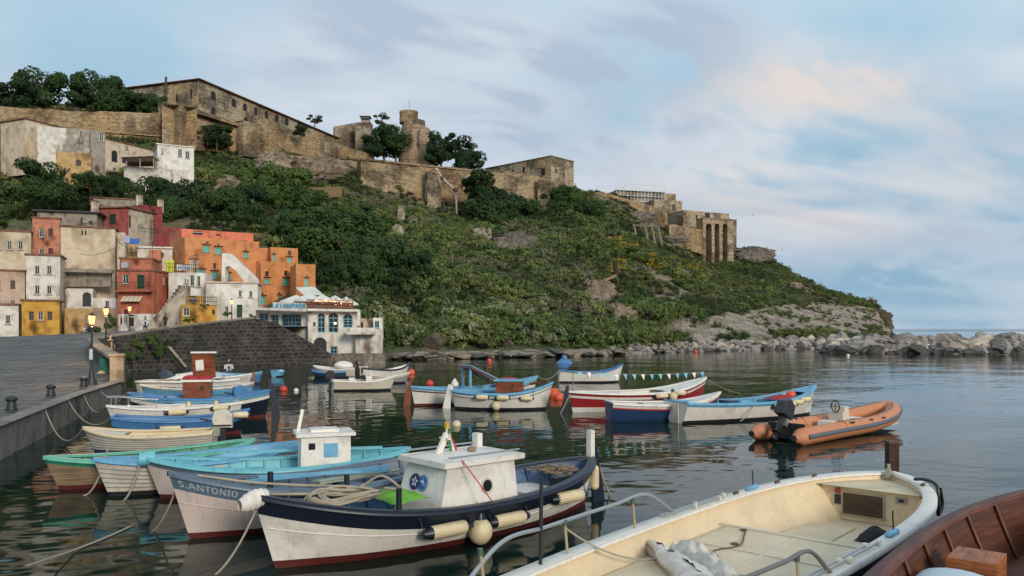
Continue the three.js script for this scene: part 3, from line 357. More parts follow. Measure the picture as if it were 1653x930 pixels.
{ // town
  const g = 'houses of the harbour village';
  const cre = house('village_house', 'big blank cream house with tiny twin windows at the left edge', { face: .8, group: g, A: [98, 112], B: [186, 112], topZ: Yat(366, 112), base: 2, depth: 9, wall: col.cream, wallR: col.beige, eave: .2, eaveMat: M.tile, open: [[131, 370, 134, 380, 'v'], [136.5, 370, 139.5, 380, 'v'], [144, 450, 147, 454, 'v'], [165, 450, 168, 454, 'v']] });
  absorb(cre, house('side_wing', 'narrow peeling cream tower strip right of the blank cream house', { face: .8, group: g, A: [187.5, 109], B: [202, 109], topZ: Yat(375, 109), base: 2, depth: 9, wall: col.beige }));
  house('village_house', 'small cream house with shuttered window above the red balcony house', { face: .8, group: g, A: [200, 113], B: [221, 114], topZ: Yat(388, 113), base: 2, depth: 6, wall: col.ochre, open: [[210, 399, 214, 411, 'w']] });
  house('village_house', 'weathered dark red house at the top of the village under the scrub', { face: .8, group: g, A: [150, 140], B: [228, 138], topZ: Yat(320, 140), base: 8, depth: 10, wall: col.grey, wallR: col.darkred, eave: .2, eaveMat: M.tile });
  house('village_house', 'peeling dark red and grey house with chimney, uppermost right of the village', { face: .8, group: g, A: [229, 133], B: [262, 142], topZ: Yat(330, 133), base: 8, depth: 8, wall: col.darkred, open: [[246, 364, 250, 372, 'd']] });
  house('village_house', 'small red house with green door and tiled eave high in the village', { group: g, A: [157, 129], B: [205, 128], topZ: Yat(337, 129), base: 8, depth: 7, wall: worn([.36, .09, .08]), wallR: col.beige, eave: .45, eaveMat: M.tile, open: [[176, 346, 187, 362, 'k'], [164, 352, 169, 359, 'w']], openR: [[208, 348, 212, 368, 'd']] });
  house('village_house', 'grey shed house with dark eave at the upper left edge', { face: .8, group: g, A: [60, 122], B: [156, 118], topZ: Yat(338, 120), base: 6, depth: 6, wall: col.grey, eave: .6, eaveMat: M.iron, open: [[130, 352, 133, 364, 'd'], [143, 357, 149, 363, 'd']] });
  house('village_house', 'long low dark red house with black doorway left of the orange hotel', { face: .8, group: g, A: [252, 124], B: [294, 121], topZ: Yat(364, 122), base: 6, depth: 6, wall: col.darkred, open: [[284, 367, 288, 380, 'd']] });
  const red = house('village_house', 'salmon red house with iron balcony and striped awning facing the ramp', { group: g, face: .55, A: [190, 99], B: [249, 97], topZ: Yat(437, 98), base: 2, depth: 4.6, wall: col.red, wallR: worn([.46, .14, .075]), eave: .15, eaveMat: M.tile, open: [[197, 443, 207, 458, 'g'], [221, 442, 233, 466, 'k'], [200, 500, 206, 514, 'd']], openR: [[263, 446, 266, 460, 'g']] });
  add(red, 'balcony', box(4.3, .18, 1.1, 2.3, Yat(469, 97) - 2, .55), col.red);
  { const b = []; for (let i = 0; i <= 22; i++) b.push(bar(V(.2 + i * .19, Yat(468, 97) - 2 + .06, 1.03), V(.2 + i * .19, Yat(468, 97) - 1.05, 1.03), .016, 4)); b.push(bar(V(.2, Yat(468, 97) - 1.05, 1.03), V(4.4, Yat(468, 97) - 1.05, 1.03), .03, 5)); add(red, 'balcony_railing', merge(b), M.iron); }
  for (let k = 0; k < 9; k++) add(red, 'awning_stripe', beam(V(.85 + k * .26, Yat(477, 97) - 2, .06), V(.85 + k * .26, Yat(486, 97) - 2, .85), .255, .04).translate(0, 0, 0), k % 2 ? mat([.5, .4, .28], .9) : mat([.62, .56, .47], .9));
  absorb(red, house('upper_storey', 'set back upper storey of the salmon red house with air conditioner', { group: g, face: .6, A: [193, 101], B: [247, 101], topZ: Yat(418, 101), base: Yat(440, 101), depth: 5, wall: worn([.45, .16, .1]), eave: .12, eaveMat: M.tile, open: [[249, 421, 252, 432, 'd']] }));
  { const t = thing('air_conditioner', 'boxy air conditioning unit on the salmon red upper storey', 'air conditioner'), c = P(202, 428, 100.7); add(t, 'casing', box(.95, .85, .35, c.x, c.y, c.z), M.grey); add(t, 'fan_grille', place(new THREE.TorusGeometry(.26, .05, 6, 18), c.x, c.y, c.z + .19), M.white); }
  const whi = house('village_house', 'white house with roof terrace, red shutters and peeling pink side', { face: .8, group: g, A: [222, 112], B: [318, 110], topZ: Yat(399, 111), base: 3, depth: 7, wall: col.white, eave: .3, eaveMat: col.white2, open: [[272, 402, 280, 419, 'd'], [285, 402, 291, 419, 'r'], [293, 404, 297, 420, 'w'], [299, 404, 305, 421, 'r'], [260, 408, 264, 416, 'd']] });
  absorb(whi, house('side_wing', 'salmon side wing of the white terrace house', { face: .8, group: g, A: [240, 110], B: [259, 110], topZ: Yat(403, 110), base: 4, depth: 4, wall: worn([.52, .2, .13]) }));
  house('village_house', 'small white house with green shutters right of the salmon red house', { face: .8, group: g, A: [272, 101], B: [331, 99], topZ: Yat(439, 100), base: 3.5, depth: 6, wall: col.white2, open: [[318, 446, 323, 463, 'g'], [307, 444, 313, 462, 'w'], [298, 450, 300, 457, 'w'], [302, 451, 304, 458, 'w']] });
  const hotel = house('orange_hotel', 'long bright orange stepped building with turquoise shutters', { cat: 'hotel', A: [298, 108], B: [418, 114], topZ: Yat(385, 110), base: 4, depth: 8, wall: col.orange, open: [[328, 397, 338, 407, 't'], [347, 400, 357, 410, 't'], [341, 439, 351, 450, 't'], [365, 442, 372, 452, 't'], [393, 408, 400, 416, 't'], [415, 412, 418, 419, 't'], [320, 436, 331, 443, 't'], [344, 425, 349, 433, 'v'], [332, 389, 337, 392, 'v']] });
  for (const [label, A, B, top, dp, wl, op] of [
    ['orange hotel upper storey in salmon orange', [293, 114], [409, 120], 369, 7, col.orangeTop, [[311, 373, 327, 379, 'v'], [349, 377, 355, 381, 'v'], [386, 388, 400, 396, 'r']]],
    ['orange hotel middle wing with four small windows', [418, 113], [481, 117], 421, 8, col.orange, [[410, 436, 414, 444, 'v'], [428, 438, 434, 446, 'v'], [427, 450, 435, 458, 't'], [459, 437, 464, 445, 'v'], [457, 450, 466, 461, 't'], [448, 478, 453, 488, 't'], [419, 479, 428, 491, 't'], [459, 482, 467, 489, 't']]],
    ['orange hotel rear wing behind the middle windows', [415, 121], [438, 122], 400, 5, col.orange, [[415, 411, 424, 421, 't']]],
    ['orange hotel tower with a turquoise window', [437, 120], [481, 122], 399, 6, col.orange, [[440, 412, 444, 423, 't'], [464, 416, 471, 424, 't'], [465, 403, 470, 412, 'v']]],
    ['orange hotel cubic end block beside the trees', [478, 109], [509, 110], 426, 6, col.orange, [[492, 450, 498, 464, 't']]]]) absorb(hotel, house('orange_wing', label, { cat: 'hotel', A, B, topZ: Yat(top, A[1]), base: 4, depth: dp, wall: wl, open: op }));
  house('village_house', 'long low white house with green door beneath the orange building', { face: .8, group: g, A: [332, 99], B: [416, 98], topZ: Yat(457, 99), base: 3.5, depth: 6, wall: col.white2, eave: .2, eaveMat: plaster([.55, .45, .4]), open: [[385, 469, 390, 479, 'g'], [402, 470, 407, 480, 'g'], [382, 492, 391, 513, 'k'], [363, 495, 368, 507, 'w']] });
  { const t = thing('white_stair', 'white arched outdoor staircase climbing the orange hotel', 'staircase'), d = 106; const s = new THREE.Shape(), q = (c, r) => [X(c, d), Yat(r, d)];
    const o = [q(364, 411), q(376, 411), q(418, 452), q(418, 459), q(402, 459), q(385, 437), q(374, 430), q(368, 433), q(367, 458), q(363, 458)]; s.moveTo(...o[0]); for (const k of o.slice(1)) s.lineTo(...k); s.closePath(); add(t, 'stair_wall', place(new THREE.ExtrudeGeometry(s, { depth: 1.2, bevelEnabled: true, bevelSize: .04, bevelThickness: .04, bevelSegments: 1 }), 0, 0, -d), col.white2); }
  const yel = house('village_house', 'yellow house with terrace above the harbour wall', { face: .8, group: g, A: [293, 91], B: [350, 93], topZ: Yat(492, 92), base: 2.5, depth: 4, wall: col.yellow, open: [[296, 496, 306, 510, 'w'], [322, 492, 328, 506, 'd'], [342, 500, 347, 508, 'v']] });
  absorb(yel, house('upper_storey', 'upper yellow room with glazed front over the yellow terrace', { face: .8, group: g, A: [293, 95], B: [328, 96], topZ: Yat(477, 95), base: 4.5, depth: 4, wall: col.yellow, open: [[304, 480, 318, 488, 'd']] }));
  house('village_house', 'low ochre house at the far left of the quay street', { face: .8, group: g, A: [104, 104], B: [150, 106], topZ: Yat(498, 105), base: 1.5, depth: 5, wall: col.ochre, open: [[137, 510, 141, 520, 'w']] });
  house('village_house', 'white arched doorway house above the low ochre house', { face: .8, group: g, A: [108, 110], B: [150, 109], topZ: Yat(465, 109), base: 2, depth: 4, wall: col.white, open: [[133, 472, 147, 495, 'O'], [151, 475, 156, 486, 'v']] });
  house('village_house', 'low white house with blue arched niche beside the ochre one', { face: .8, group: g, A: [150, 108], B: [190, 107], topZ: Yat(481, 108), base: 2, depth: 4, wall: col.white2, open: [[160, 476, 167, 482, 'v'], [170, 486, 176, 496, 'w']] });
  house('village_house', 'pinkish low garden house behind the second street lamp', { face: .8, group: g, A: [150, 105], B: [192, 104], topZ: Yat(497, 105), base: 1.8, depth: 3, wall: col.pinkish, open: [[174, 487, 179, 497, 'd']] });
  house('village_house', 'white ground floor shop with posters below the striped awning', { group: g, A: [191, 95], B: [240, 94], topZ: Yat(507, 95), base: 2, depth: 3, wall: col.white, open: [[206, 508, 216, 527, 'd'], [228, 506, 238, 516, 'b'], [193, 511, 197, 524, 'd']] });
  { const t = thing('stone_stairs', 'mottled stone staircase with parapet climbing beside the salmon red house', 'staircase'); for (let k = 0; k < 16; k++) add(t, 'tread', box(.9, .5 + k * .42, 1.6, X(236 + k * 3.4, 94), 2 + (.5 + k * .42) / 2, -94 - k * .12), M.concrete);
    const m = worn([.42, .38, .33]); strip(t, 'parapet', [[233, 93, 527, 545], [258, 93.2, 503, 545], [282, 93.6, 480, 540], [300, 94, 468, 530]], .4, m, 5, .15, 5); }
  { const t = thing('dark_overhang', 'concrete overhang and grey wall under the blank cream house', 'wall'); add(t, 'slab', beam(P(100, 436, 110.5), P(182, 438, 110.5), .8, .5), M.concrete); add(t, 'wall', beam(P(100, 450, 111.6), P(180, 450, 111.6), .3, 2.2), col.grey); }
  // chimneys, antennas, laundry
  for (const [c, r, d, l] of [[225, 326, 139, 'square chimney on the dark red house'], [259, 333, 141, 'pale chimney at the right end of the dark red house'], [153, 337, 128, 'stub chimney beside the small red house'], [313, 433, 103, 'chimney stack behind the small white house']]) { const t = thing('chimney', l, 'chimney', 'village chimneys'), p = P(c, r, d); add(t, 'stack', box(.8, 2.2, .8, p.x, p.y, p.z), col.beige); add(t, 'cap', box(1, .15, 1, p.x, p.y + 1.18, p.z), M.tile); }
  const cloth = (lab, c, r, d, w, h, m) => { const p = P(c, r, d), t = gridGeo(10, 8, (u, v) => V(p.x + (u - .5) * w, p.y - v * h + Math.sin(u * 9) * .02, p.z + Math.sin(u * 11 + v * 2) * .07 * v)); tag(add(scene, 'laundry', t, m), lab, 'laundry', 'washing hung on terraces'); };
  cloth('yellow green striped sheet hung from the white terrace house', 274, 420, 106, 1.1, 1.6, mat([.55, .6, .06], .9)); cloth('white towel drying on the white terrace railing', 290, 427, 106, .9, .8, mat([.6, .6, .58], .9)); cloth('blue cloth over the terrace edge behind the cream tower', 217, 385, 110, 1.4, .8, mat([.06, .16, .5], .9)); cloth('white blue cloth drying next to the yellow sheet', 300, 428, 106, 1, .7, mat([.4, .45, .6], .9)); cloth('violet cloth hung at the cream tower corner', 205, 381, 109, .7, .9, mat([.4, .4, .6], .9));
  const rail = (lab, pts, n, h) => { const t = thing('terrace_railing', lab, 'railing', 'terrace railings'), l = []; const a = pts[0], b = pts[1]; for (let i = 0; i <= n; i++) { const p = a.clone().lerp(b, i / n); l.push(bar(p, p.clone().add(V(0, h, 0)), .025, 4)); } for (const k of [.5, 1]) l.push(bar(a.clone().add(V(0, h * k, 0)), b.clone().add(V(0, h * k, 0)), .03, 4)); add(t, 'bars', merge(l), M.iron); };
  rail('iron railing on the yellow house terrace', [P(300, 493, 90.5), P(350, 494, 91.5)], 16, 1); rail('thin railing on the white terrace house roof', [P(268, 437, 100), P(330, 440, 98.5)], 18, .9); rail('railing above the small cream house in the village', [P(222, 378, 117), P(290, 386, 117)], 18, 1);
}

{ // more of the village beyond the left edge, roof aerials, drain pipes
  const gridO = (c0, c1, r0, r1, nx, ny, kinds) => { const o = []; for (let i = 0; i < nx; i++) for (let j = 0; j < ny; j++) { const c = mix(c0, c1, (i + .5) / nx), r = mix(r0, r1, (j + .5) / ny); o.push([c - 4, r - 7, c + 4, r + 7, kinds[(i + j * 2) % kinds.length]]); } return o; };
  [[[-45, 101], [40, 103], 436, col.pinkish, 3, 3, 'gwd', 'pink house with green shutters beyond the low ochre house'], [[42, 104], [97, 104], 412, col.white, 2, 3, 'wgw', 'narrow white house left of the blank cream house'], [[-20, 117], [50, 118], 372, col.cream, 3, 1, 'wg', 'cream upper house at the left border'], [[52, 121], [97, 121], 352, worn([.5, .22, .14]), 2, 2, 'wr', 'salmon upper house beside the grey shed'], [[-90, 124], [-22, 123], 340, col.white2, 3, 2, 'gw', 'white upper house at the far left border'], [[35, 97], [96, 98], 486, col.yellow, 3, 1, 'dwd', 'yellow ground floor house at the left border'], [[-60, 95], [30, 97], 492, col.white, 4, 1, 'dwkw', 'white ground floor house at the far left border']].forEach(([A, B, top, wl, nx, ny, kinds, label]) => house('village_house', label, { group: 'houses of the harbour village', face: .8, A, B, topZ: Yat(top, A[1]), base: 1.2, depth: 6, wall: wl, eave: .2, eaveMat: M.tile, open: gridO(A[0] + 8, B[0] - 8, top + 8, Math.min(top + 8 + ny * 32, 540), nx, ny, kinds) }));
  [[170, 364, 112, 'roof aerial on the blank cream house'], [206, 334, 129, 'roof aerial on the small red house'], [250, 396, 112, 'roof aerial on the white terrace house'], [310, 437, 100, 'roof aerial on the small white house'], [352, 383, 112, 'roof aerial on the orange hotel'], [270, 230, 178, 'roof aerial on the cubic white house'], [240, 416, 101, 'roof aerial on the salmon red house']].forEach(([c, r, d, l]) => { const p = P(c, r, d), t = thing('aerial', l, 'aerial', 'roof aerials', V(p.x, p.y, p.z - 1)); add(t, 'mast', cyl(.04, .03, 2.4, 0, 1.0, 0, 6), M.iron); add(t, 'rods', merge([-.5, -.25, 0, .25].map((x, i) => bar(V(x, 1.9 + i * .05, -.35), V(x, 1.9 + i * .05, .35), .018, 4)).concat([bar(V(-.6, 1.88, 0), V(.4, 2.08, 0), .02, 4)])), M.iron); });
  [[188.5, 380, 530, 108.6, 'drain pipe at the right corner of the blank cream house'], [250.5, 440, 530, 96.6, 'drain pipe on the corner of the salmon red house'], [331, 458, 514, 98, 'drain pipe between the two white houses'], [420, 424, 470, 112.6, 'drain pipe on the orange hotel']].forEach(([c, a, b, d, l]) => { const t = thing('drain_pipe', l, 'pipe', 'drain pipes on houses'); add(t, 'pipe', bar(P(c, a, d), P(c, b, d), .06, 7), M.rust); });
  [[P(186, 385, 108), P(222, 402, 108), 'cable slung from the cream house to the white terrace house'], [P(127, 410, 109), P(186, 400, 110), 'thin cable across the blank cream wall'], [P(268, 440, 99), P(300, 420, 106), 'cable between the salmon red and white houses']].forEach(([a, b, l]) => { const o = add(scene, 'cable', tube(sag(a, b, .5), .03, 20, 4), M.iron); tag(o, l, 'cable', 'cables between houses'); });
}
// ---------------------------------------------------------------- restaurant on the water
const font = await new FontLoader().loadAsync('fonts/droid/droid_sans_bold.typeface.json');
function lettering(text, size, depth = .03) { const g = new TextGeometry(text, { font, size, depth, curveSegments: 4, bevelEnabled: false }); g.computeBoundingBox(); g.translate(-g.boundingBox.max.x / 2, 0, 0); return g; }
{
  const R = house('waterside_restaurant', 'white waterside restaurant with arched blue windows and roof terrace', { cat: 'restaurant', A: [497, 84.6], B: [577, 85.4], topZ: Yat(500, 85), base: -1, depth: 9, wall: col.white, open: [[512.5, 506, 524.5, 537, 'B'], [530, 505, 546, 537, 'B'], [554, 507, 569, 529, 'B'], [506, 545, 527, 581, 'O'], [533, 559, 544.5, 576, 'b'], [505.5, 520, 509, 527, 'v']] });
  const lw = house('left_wing', '', { A: [413, 88.5], B: [497.5, 85.4], topZ: Yat(500, 87), base: 1, depth: 8, wall: col.white2, open: [[418, 506, 433, 518, 'b'], [437, 508, 449.5, 523, 'b'], [454, 507, 486, 527, 'b']] }); absorb(R, lw);
  absorb(R, house('right_wing', '', { A: [574, 84.2], B: [617, 84.6], topZ: Yat(531, 84.4), base: -1, depth: 6, wall: col.white, open: [[577, 541, 600, 560, 'o']].slice(0, 0) }));
  absorb(R, house('corner_room', '', { A: [602.5, 85.5], B: [616.5, 85.6], topZ: Yat(513, 85.5), base: 2.5, depth: 3, wall: col.white2, open: [[604.5, 518, 612, 529, 'b']] }));
  absorb(R, house('stair_room', '', { A: [575, 87], B: [603, 87.2], topZ: Yat(514, 87), base: 2.5, depth: 3, wall: col.beige, open: [[575.6, 517, 580, 530, 'd'], [582, 518, 586, 530, 'd']] }));
  absorb(R, house('roof_block', '', { A: [570, 85.8], B: [580.5, 85.9], topZ: Yat(500, 85.8), base: 4, depth: 3, wall: col.white2 }));
  const W = o => { R.attach(o); return o; }; R.updateMatrixWorld(true);
  W(add(scene, 'roof_edge', merge([beam(P(402, 498, 87.8), P(497, 501, 84.2), 1.6, .28), beam(P(497, 500.2, 84), P(578, 501.5, 84.8), .8, .25)]), col.white2));
  W(add(scene, 'balcony', merge([beam(P(560, 536, 83.4), P(606, 536, 83.8), 1.8, .5), beam(P(560, 532, 82.8), P(606, 532, 83.2), .15, .35)]), col.white));
  W(add(scene, 'plinth', (() => { const g = gridGeo(60, 10, (u, v) => { const p = P(mix(497, 622, u), 560, 83.7), k = (fbm(u * 14, v * 4, 8, 4) - .2) * 1.6 * (1 - v * .8) * step(.35, .55, u); return V(p.x + k * .25 * (u > .95 ? 1 : 0), mix(-1, 1.1 - .6 * step(.4, .2, u), v), p.z + k + .15); }); return g; })(), M.rock));
  const sb = W(add(scene, 'sign_board', beam(P(440, 493.5, 86.6), P(494, 495.5, 85.2), .08, .75), col.white2));
  { const g = lettering('LA LAMPARA', .5, .05), a = P(440, 496, 86.5), b = P(494, 498, 85.1), e = b.clone().sub(a); place(g, (a.x + b.x) / 2, a.y - .1, (a.z + b.z) / 2 + .08, 0, Math.atan2(-e.z, e.x)); const l = add(scene, 'sign_lettering', g, mat([.06, .27, .42], .5)); W(l); }
  // terrace
  const rl = thing('terrace_balustrade', 'dark balustrade with flower boxes round the restaurant roof terrace', 'balustrade'); { const l = [], a = P(495, 497, 84.3), b = P(570, 499, 85.2); for (let i = 0; i <= 40; i++) { const p = a.clone().lerp(b, i / 40); l.push(bar(p, p.clone().add(V(0, .85, 0)), .03, 4)); } for (const k of [.3, .6, .86]) l.push(bar(a.clone().add(V(0, k, 0)), b.clone().add(V(0, k, 0)), .035, 4)); add(rl, 'rails', merge(l), wood([.2, .05, .03])); add(rl, 'flower_box', beam(a.clone().add(V(0, .2, .12)), b.clone().add(V(0, .2, .12)), .25, .25), wood([.2, .06, .03])); const r = rng(8), q = []; for (let i = 0; i < 160; i++) { const p = a.clone().lerp(b, r()); q.push(sph(.07 + r() * .06, p.x, p.y + .4 + r() * .25, p.z + .1 + r() * .15, 1, .8, 1, 5, 4)); } add(rl, 'flowers', merge(q.slice(0, 90)), mat([.3, .05, .04], .9)); add(rl, 'leaves', merge(q.slice(90)), mat([.05, .1, .03], .9)); }
  const canopyM = mat([.68, .64, .57], .9);
  const parasols = [[478, 483, 88, 3.4, 'leftmost cream parasol on the restaurant terrace beside the orange wall'], [500, 480, 87.5, 3.2, 'cream parasol behind the sign end of the terrace'], [521, 482, 87.2, 3, 'middle cream parasol over the restaurant terrace'], [541, 484, 87.2, 2.9, 'cream parasol above the second arched window'], [559, 486, 87, 2.8, 'rightmost cream parasol on the restaurant terrace']];
  parasols.forEach(([c, r, d, w, lab], k) => { const p = P(c, r, d), t = thing('parasol', lab, 'parasol', 'parasols on the restaurant terrace', p); const g = new THREE.ConeGeometry(w * .62, .75, 4, 1, true); g.rotateY(Math.PI / 4 + .1); g.translate(0, .1, 0); add(t, 'canopy', g, canopyM); add(t, 'valance', (() => { const q = new THREE.CylinderGeometry(w * .62, w * .62, .22, 4, 1, true); q.rotateY(Math.PI / 4 + .1); q.translate(0, -.38, 0); return q; })(), canopyM); add(t, 'pole', cyl(.035, .035, 2.4, 0, -1, 0), M.oldwood); });
  { const t = thing('sail_awning', 'taut pale awning sheet slanting from the orange hotel to the terrace', 'awning'), a = P(477, 464, 95), b = P(508, 463, 95), c = P(523, 477, 88), d = P(490, 476, 88); add(t, 'sheet', gridGeo(12, 8, (u, v) => { const p = a.clone().lerp(b, u).lerp(d.clone().lerp(c, u), v); p.y -= Math.sin(u * 3.14) * Math.sin(v * 3.14) * .25; return p; }), canopyM); add(t, 'pole', merge([bar(c, c.clone().add(V(0, -2.4, 0)), .04), bar(d, d.clone().add(V(0, -2.4, 0)), .04)]), M.steel); }
  const rr = rng(12); const shirts = [[.3, .05, .04], [.5, .48, .44], [.05, .07, .15], [.25, .22, .05], [.06, .06, .07], [.4, .2, .15]];
  for (let k = 0; k < 10; k++) { const c = 500 + k * 6.8 + rr() * 2, p = P(c, 496.5, 86.5), t = thing('person', ['seated diner in red at the terrace edge above the left wing', 'seated diner in pale shirt next to the one in red', 'diner in dark blue above the first arched window', 'diner in olive above the first arch', 'diner in black between the first two arches', 'diner in dusty pink above the second arch', 'diner in a second red top right of the second arch', 'diner in a pale top above the third arch', 'diner in dark clothes near the terrace end', 'last diner at the right end of the terrace'][k], 'person', 'diners on the terrace', V(p.x, p.y - .1, p.z)); add(t, 'body', merge([sph(.24, 0, .45, 0, .95, 1.5, .7), sph(.105, 0, .98, .02, .9, 1.15, 1), cyl(.06, .05, .12, 0, .86, 0, 8), bar(V(-.2, .62, 0), V(-.26, .32, .2), .055, 6), bar(V(.2, .62, 0), V(.26, .32, .2), .055, 6)]), mat(shirts[k % 6], .9)); add(t, 'hair', sph(.11, 0, 1.01, -.02, .95, 1, 1), mat([.02, .014, .01], .8)); }
  const glow = new THREE.MeshStandardMaterial({ color: 0x221508, emissive: new THREE.Color().setRGB(1, .62, .3), emissiveIntensity: 3 });
  [[526, 484], [540, 486], [552, 487], [566, 488], [511, 484]].forEach(([c, r], k) => { const p = P(c, r + 1, 85.6), t = thing('terrace_lamp', ['warm terrace bulb above the first arched window', 'warm terrace bulb right of the second arch', 'warm terrace bulb above the third arch', 'warm terrace bulb at the right end of the terrace', 'warm terrace bulb at the left parasols'][k], 'lamp', 'bulbs strung along the terrace', p); add(t, 'bulb', sph(.12, 0, 0, 0), glow); add(t, 'cord', bar(V(0, .1, 0), V(0, .6, 0), .012, 4), M.iron); const L = new THREE.PointLight(new THREE.Color().setRGB(1, .6, .28), 1.1, 0, 2); L.position.copy(p).add(V(0, 0, 0)); L.castShadow = true; scene.add(L); L.name = 'terrace_lamp_light_' + k; });
  { const t = thing('wall_lamp', 'lit lamp beside the second arched restaurant window', 'lamp'), p = P(541, 522, 84.2); t.position.copy(p); add(t, 'bulb', sph(.12, 0, 0, 0), glow); add(t, 'bracket', bar(V(0, 0, 0), V(0, .1, -.5), .02, 4), M.iron); }
}
// ---------------------------------------------------------------- vegetation
function leafClump(seed, n, R, leaf, flat = 1, lumps = 7) {    // many small leaf faces spread through lumps of a crown
  const r = rng(seed), pos = [], nor = [], c = []; for (let k = 0; k < lumps; k++) { const a = r() * 6.283, q = Math.sqrt(r()) * R * .76; c.push([Math.cos(a) * q, (r() - .4) * R * 1.1 * flat, Math.sin(a) * q, R * (.18 + r() * r() * .34)]); }
  for (let i = 0; i < n; i++) {
    const L = c[i % lumps], a = r() * 6.283, cz = r() * 2 - 1, s = Math.sqrt(1 - cz * cz), rad = L[3] * (.72 + .34 * Math.pow(r(), .6)), dir = V(s * Math.cos(a), cz, s * Math.sin(a)), p = V(L[0] + dir.x * rad, L[1] + dir.y * rad * .85 * flat, L[2] + dir.z * rad);
    const nrm = dir.clone().add(V(r() - .5, r() - .1, r() - .5).multiplyScalar(1.1)).normalize(), t = V(r() - .5, r() - .5, r() - .5).cross(nrm).normalize(), b = nrm.clone().cross(t), w = leaf * (.6 + r() * .8), l = w * 1.6;
    const A = p.clone().addScaledVector(t, -w / 2), B = p.clone().addScaledVector(t, w / 2), C = p.clone().addScaledVector(b, l).addScaledVector(nrm, -w * .3), D = p.clone().addScaledVector(b, -l * .5);
    for (const q of [A, B, C, B, A, D]) { pos.push(q.x, q.y, q.z); nor.push(nrm.x, nrm.y, nrm.z); }
  }
  const g = new THREE.BufferGeometry(); g.setAttribute('position', new THREE.Float32BufferAttribute(pos, 3)); g.setAttribute('normal', new THREE.Float32BufferAttribute(nor, 3)); return g;
}
const leafM = rgb => new THREE.MeshPhysicalMaterial({ color: new THREE.Color().setRGB(...rgb), roughness: .9, side: THREE.DoubleSide, transmission: .3, thickness: 0, specularIntensity: .2 });
const LEAF = [leafM([.065, .115, .03]), leafM([.048, .09, .028]), leafM([.09, .14, .035]), leafM([.03, .06, .022])];
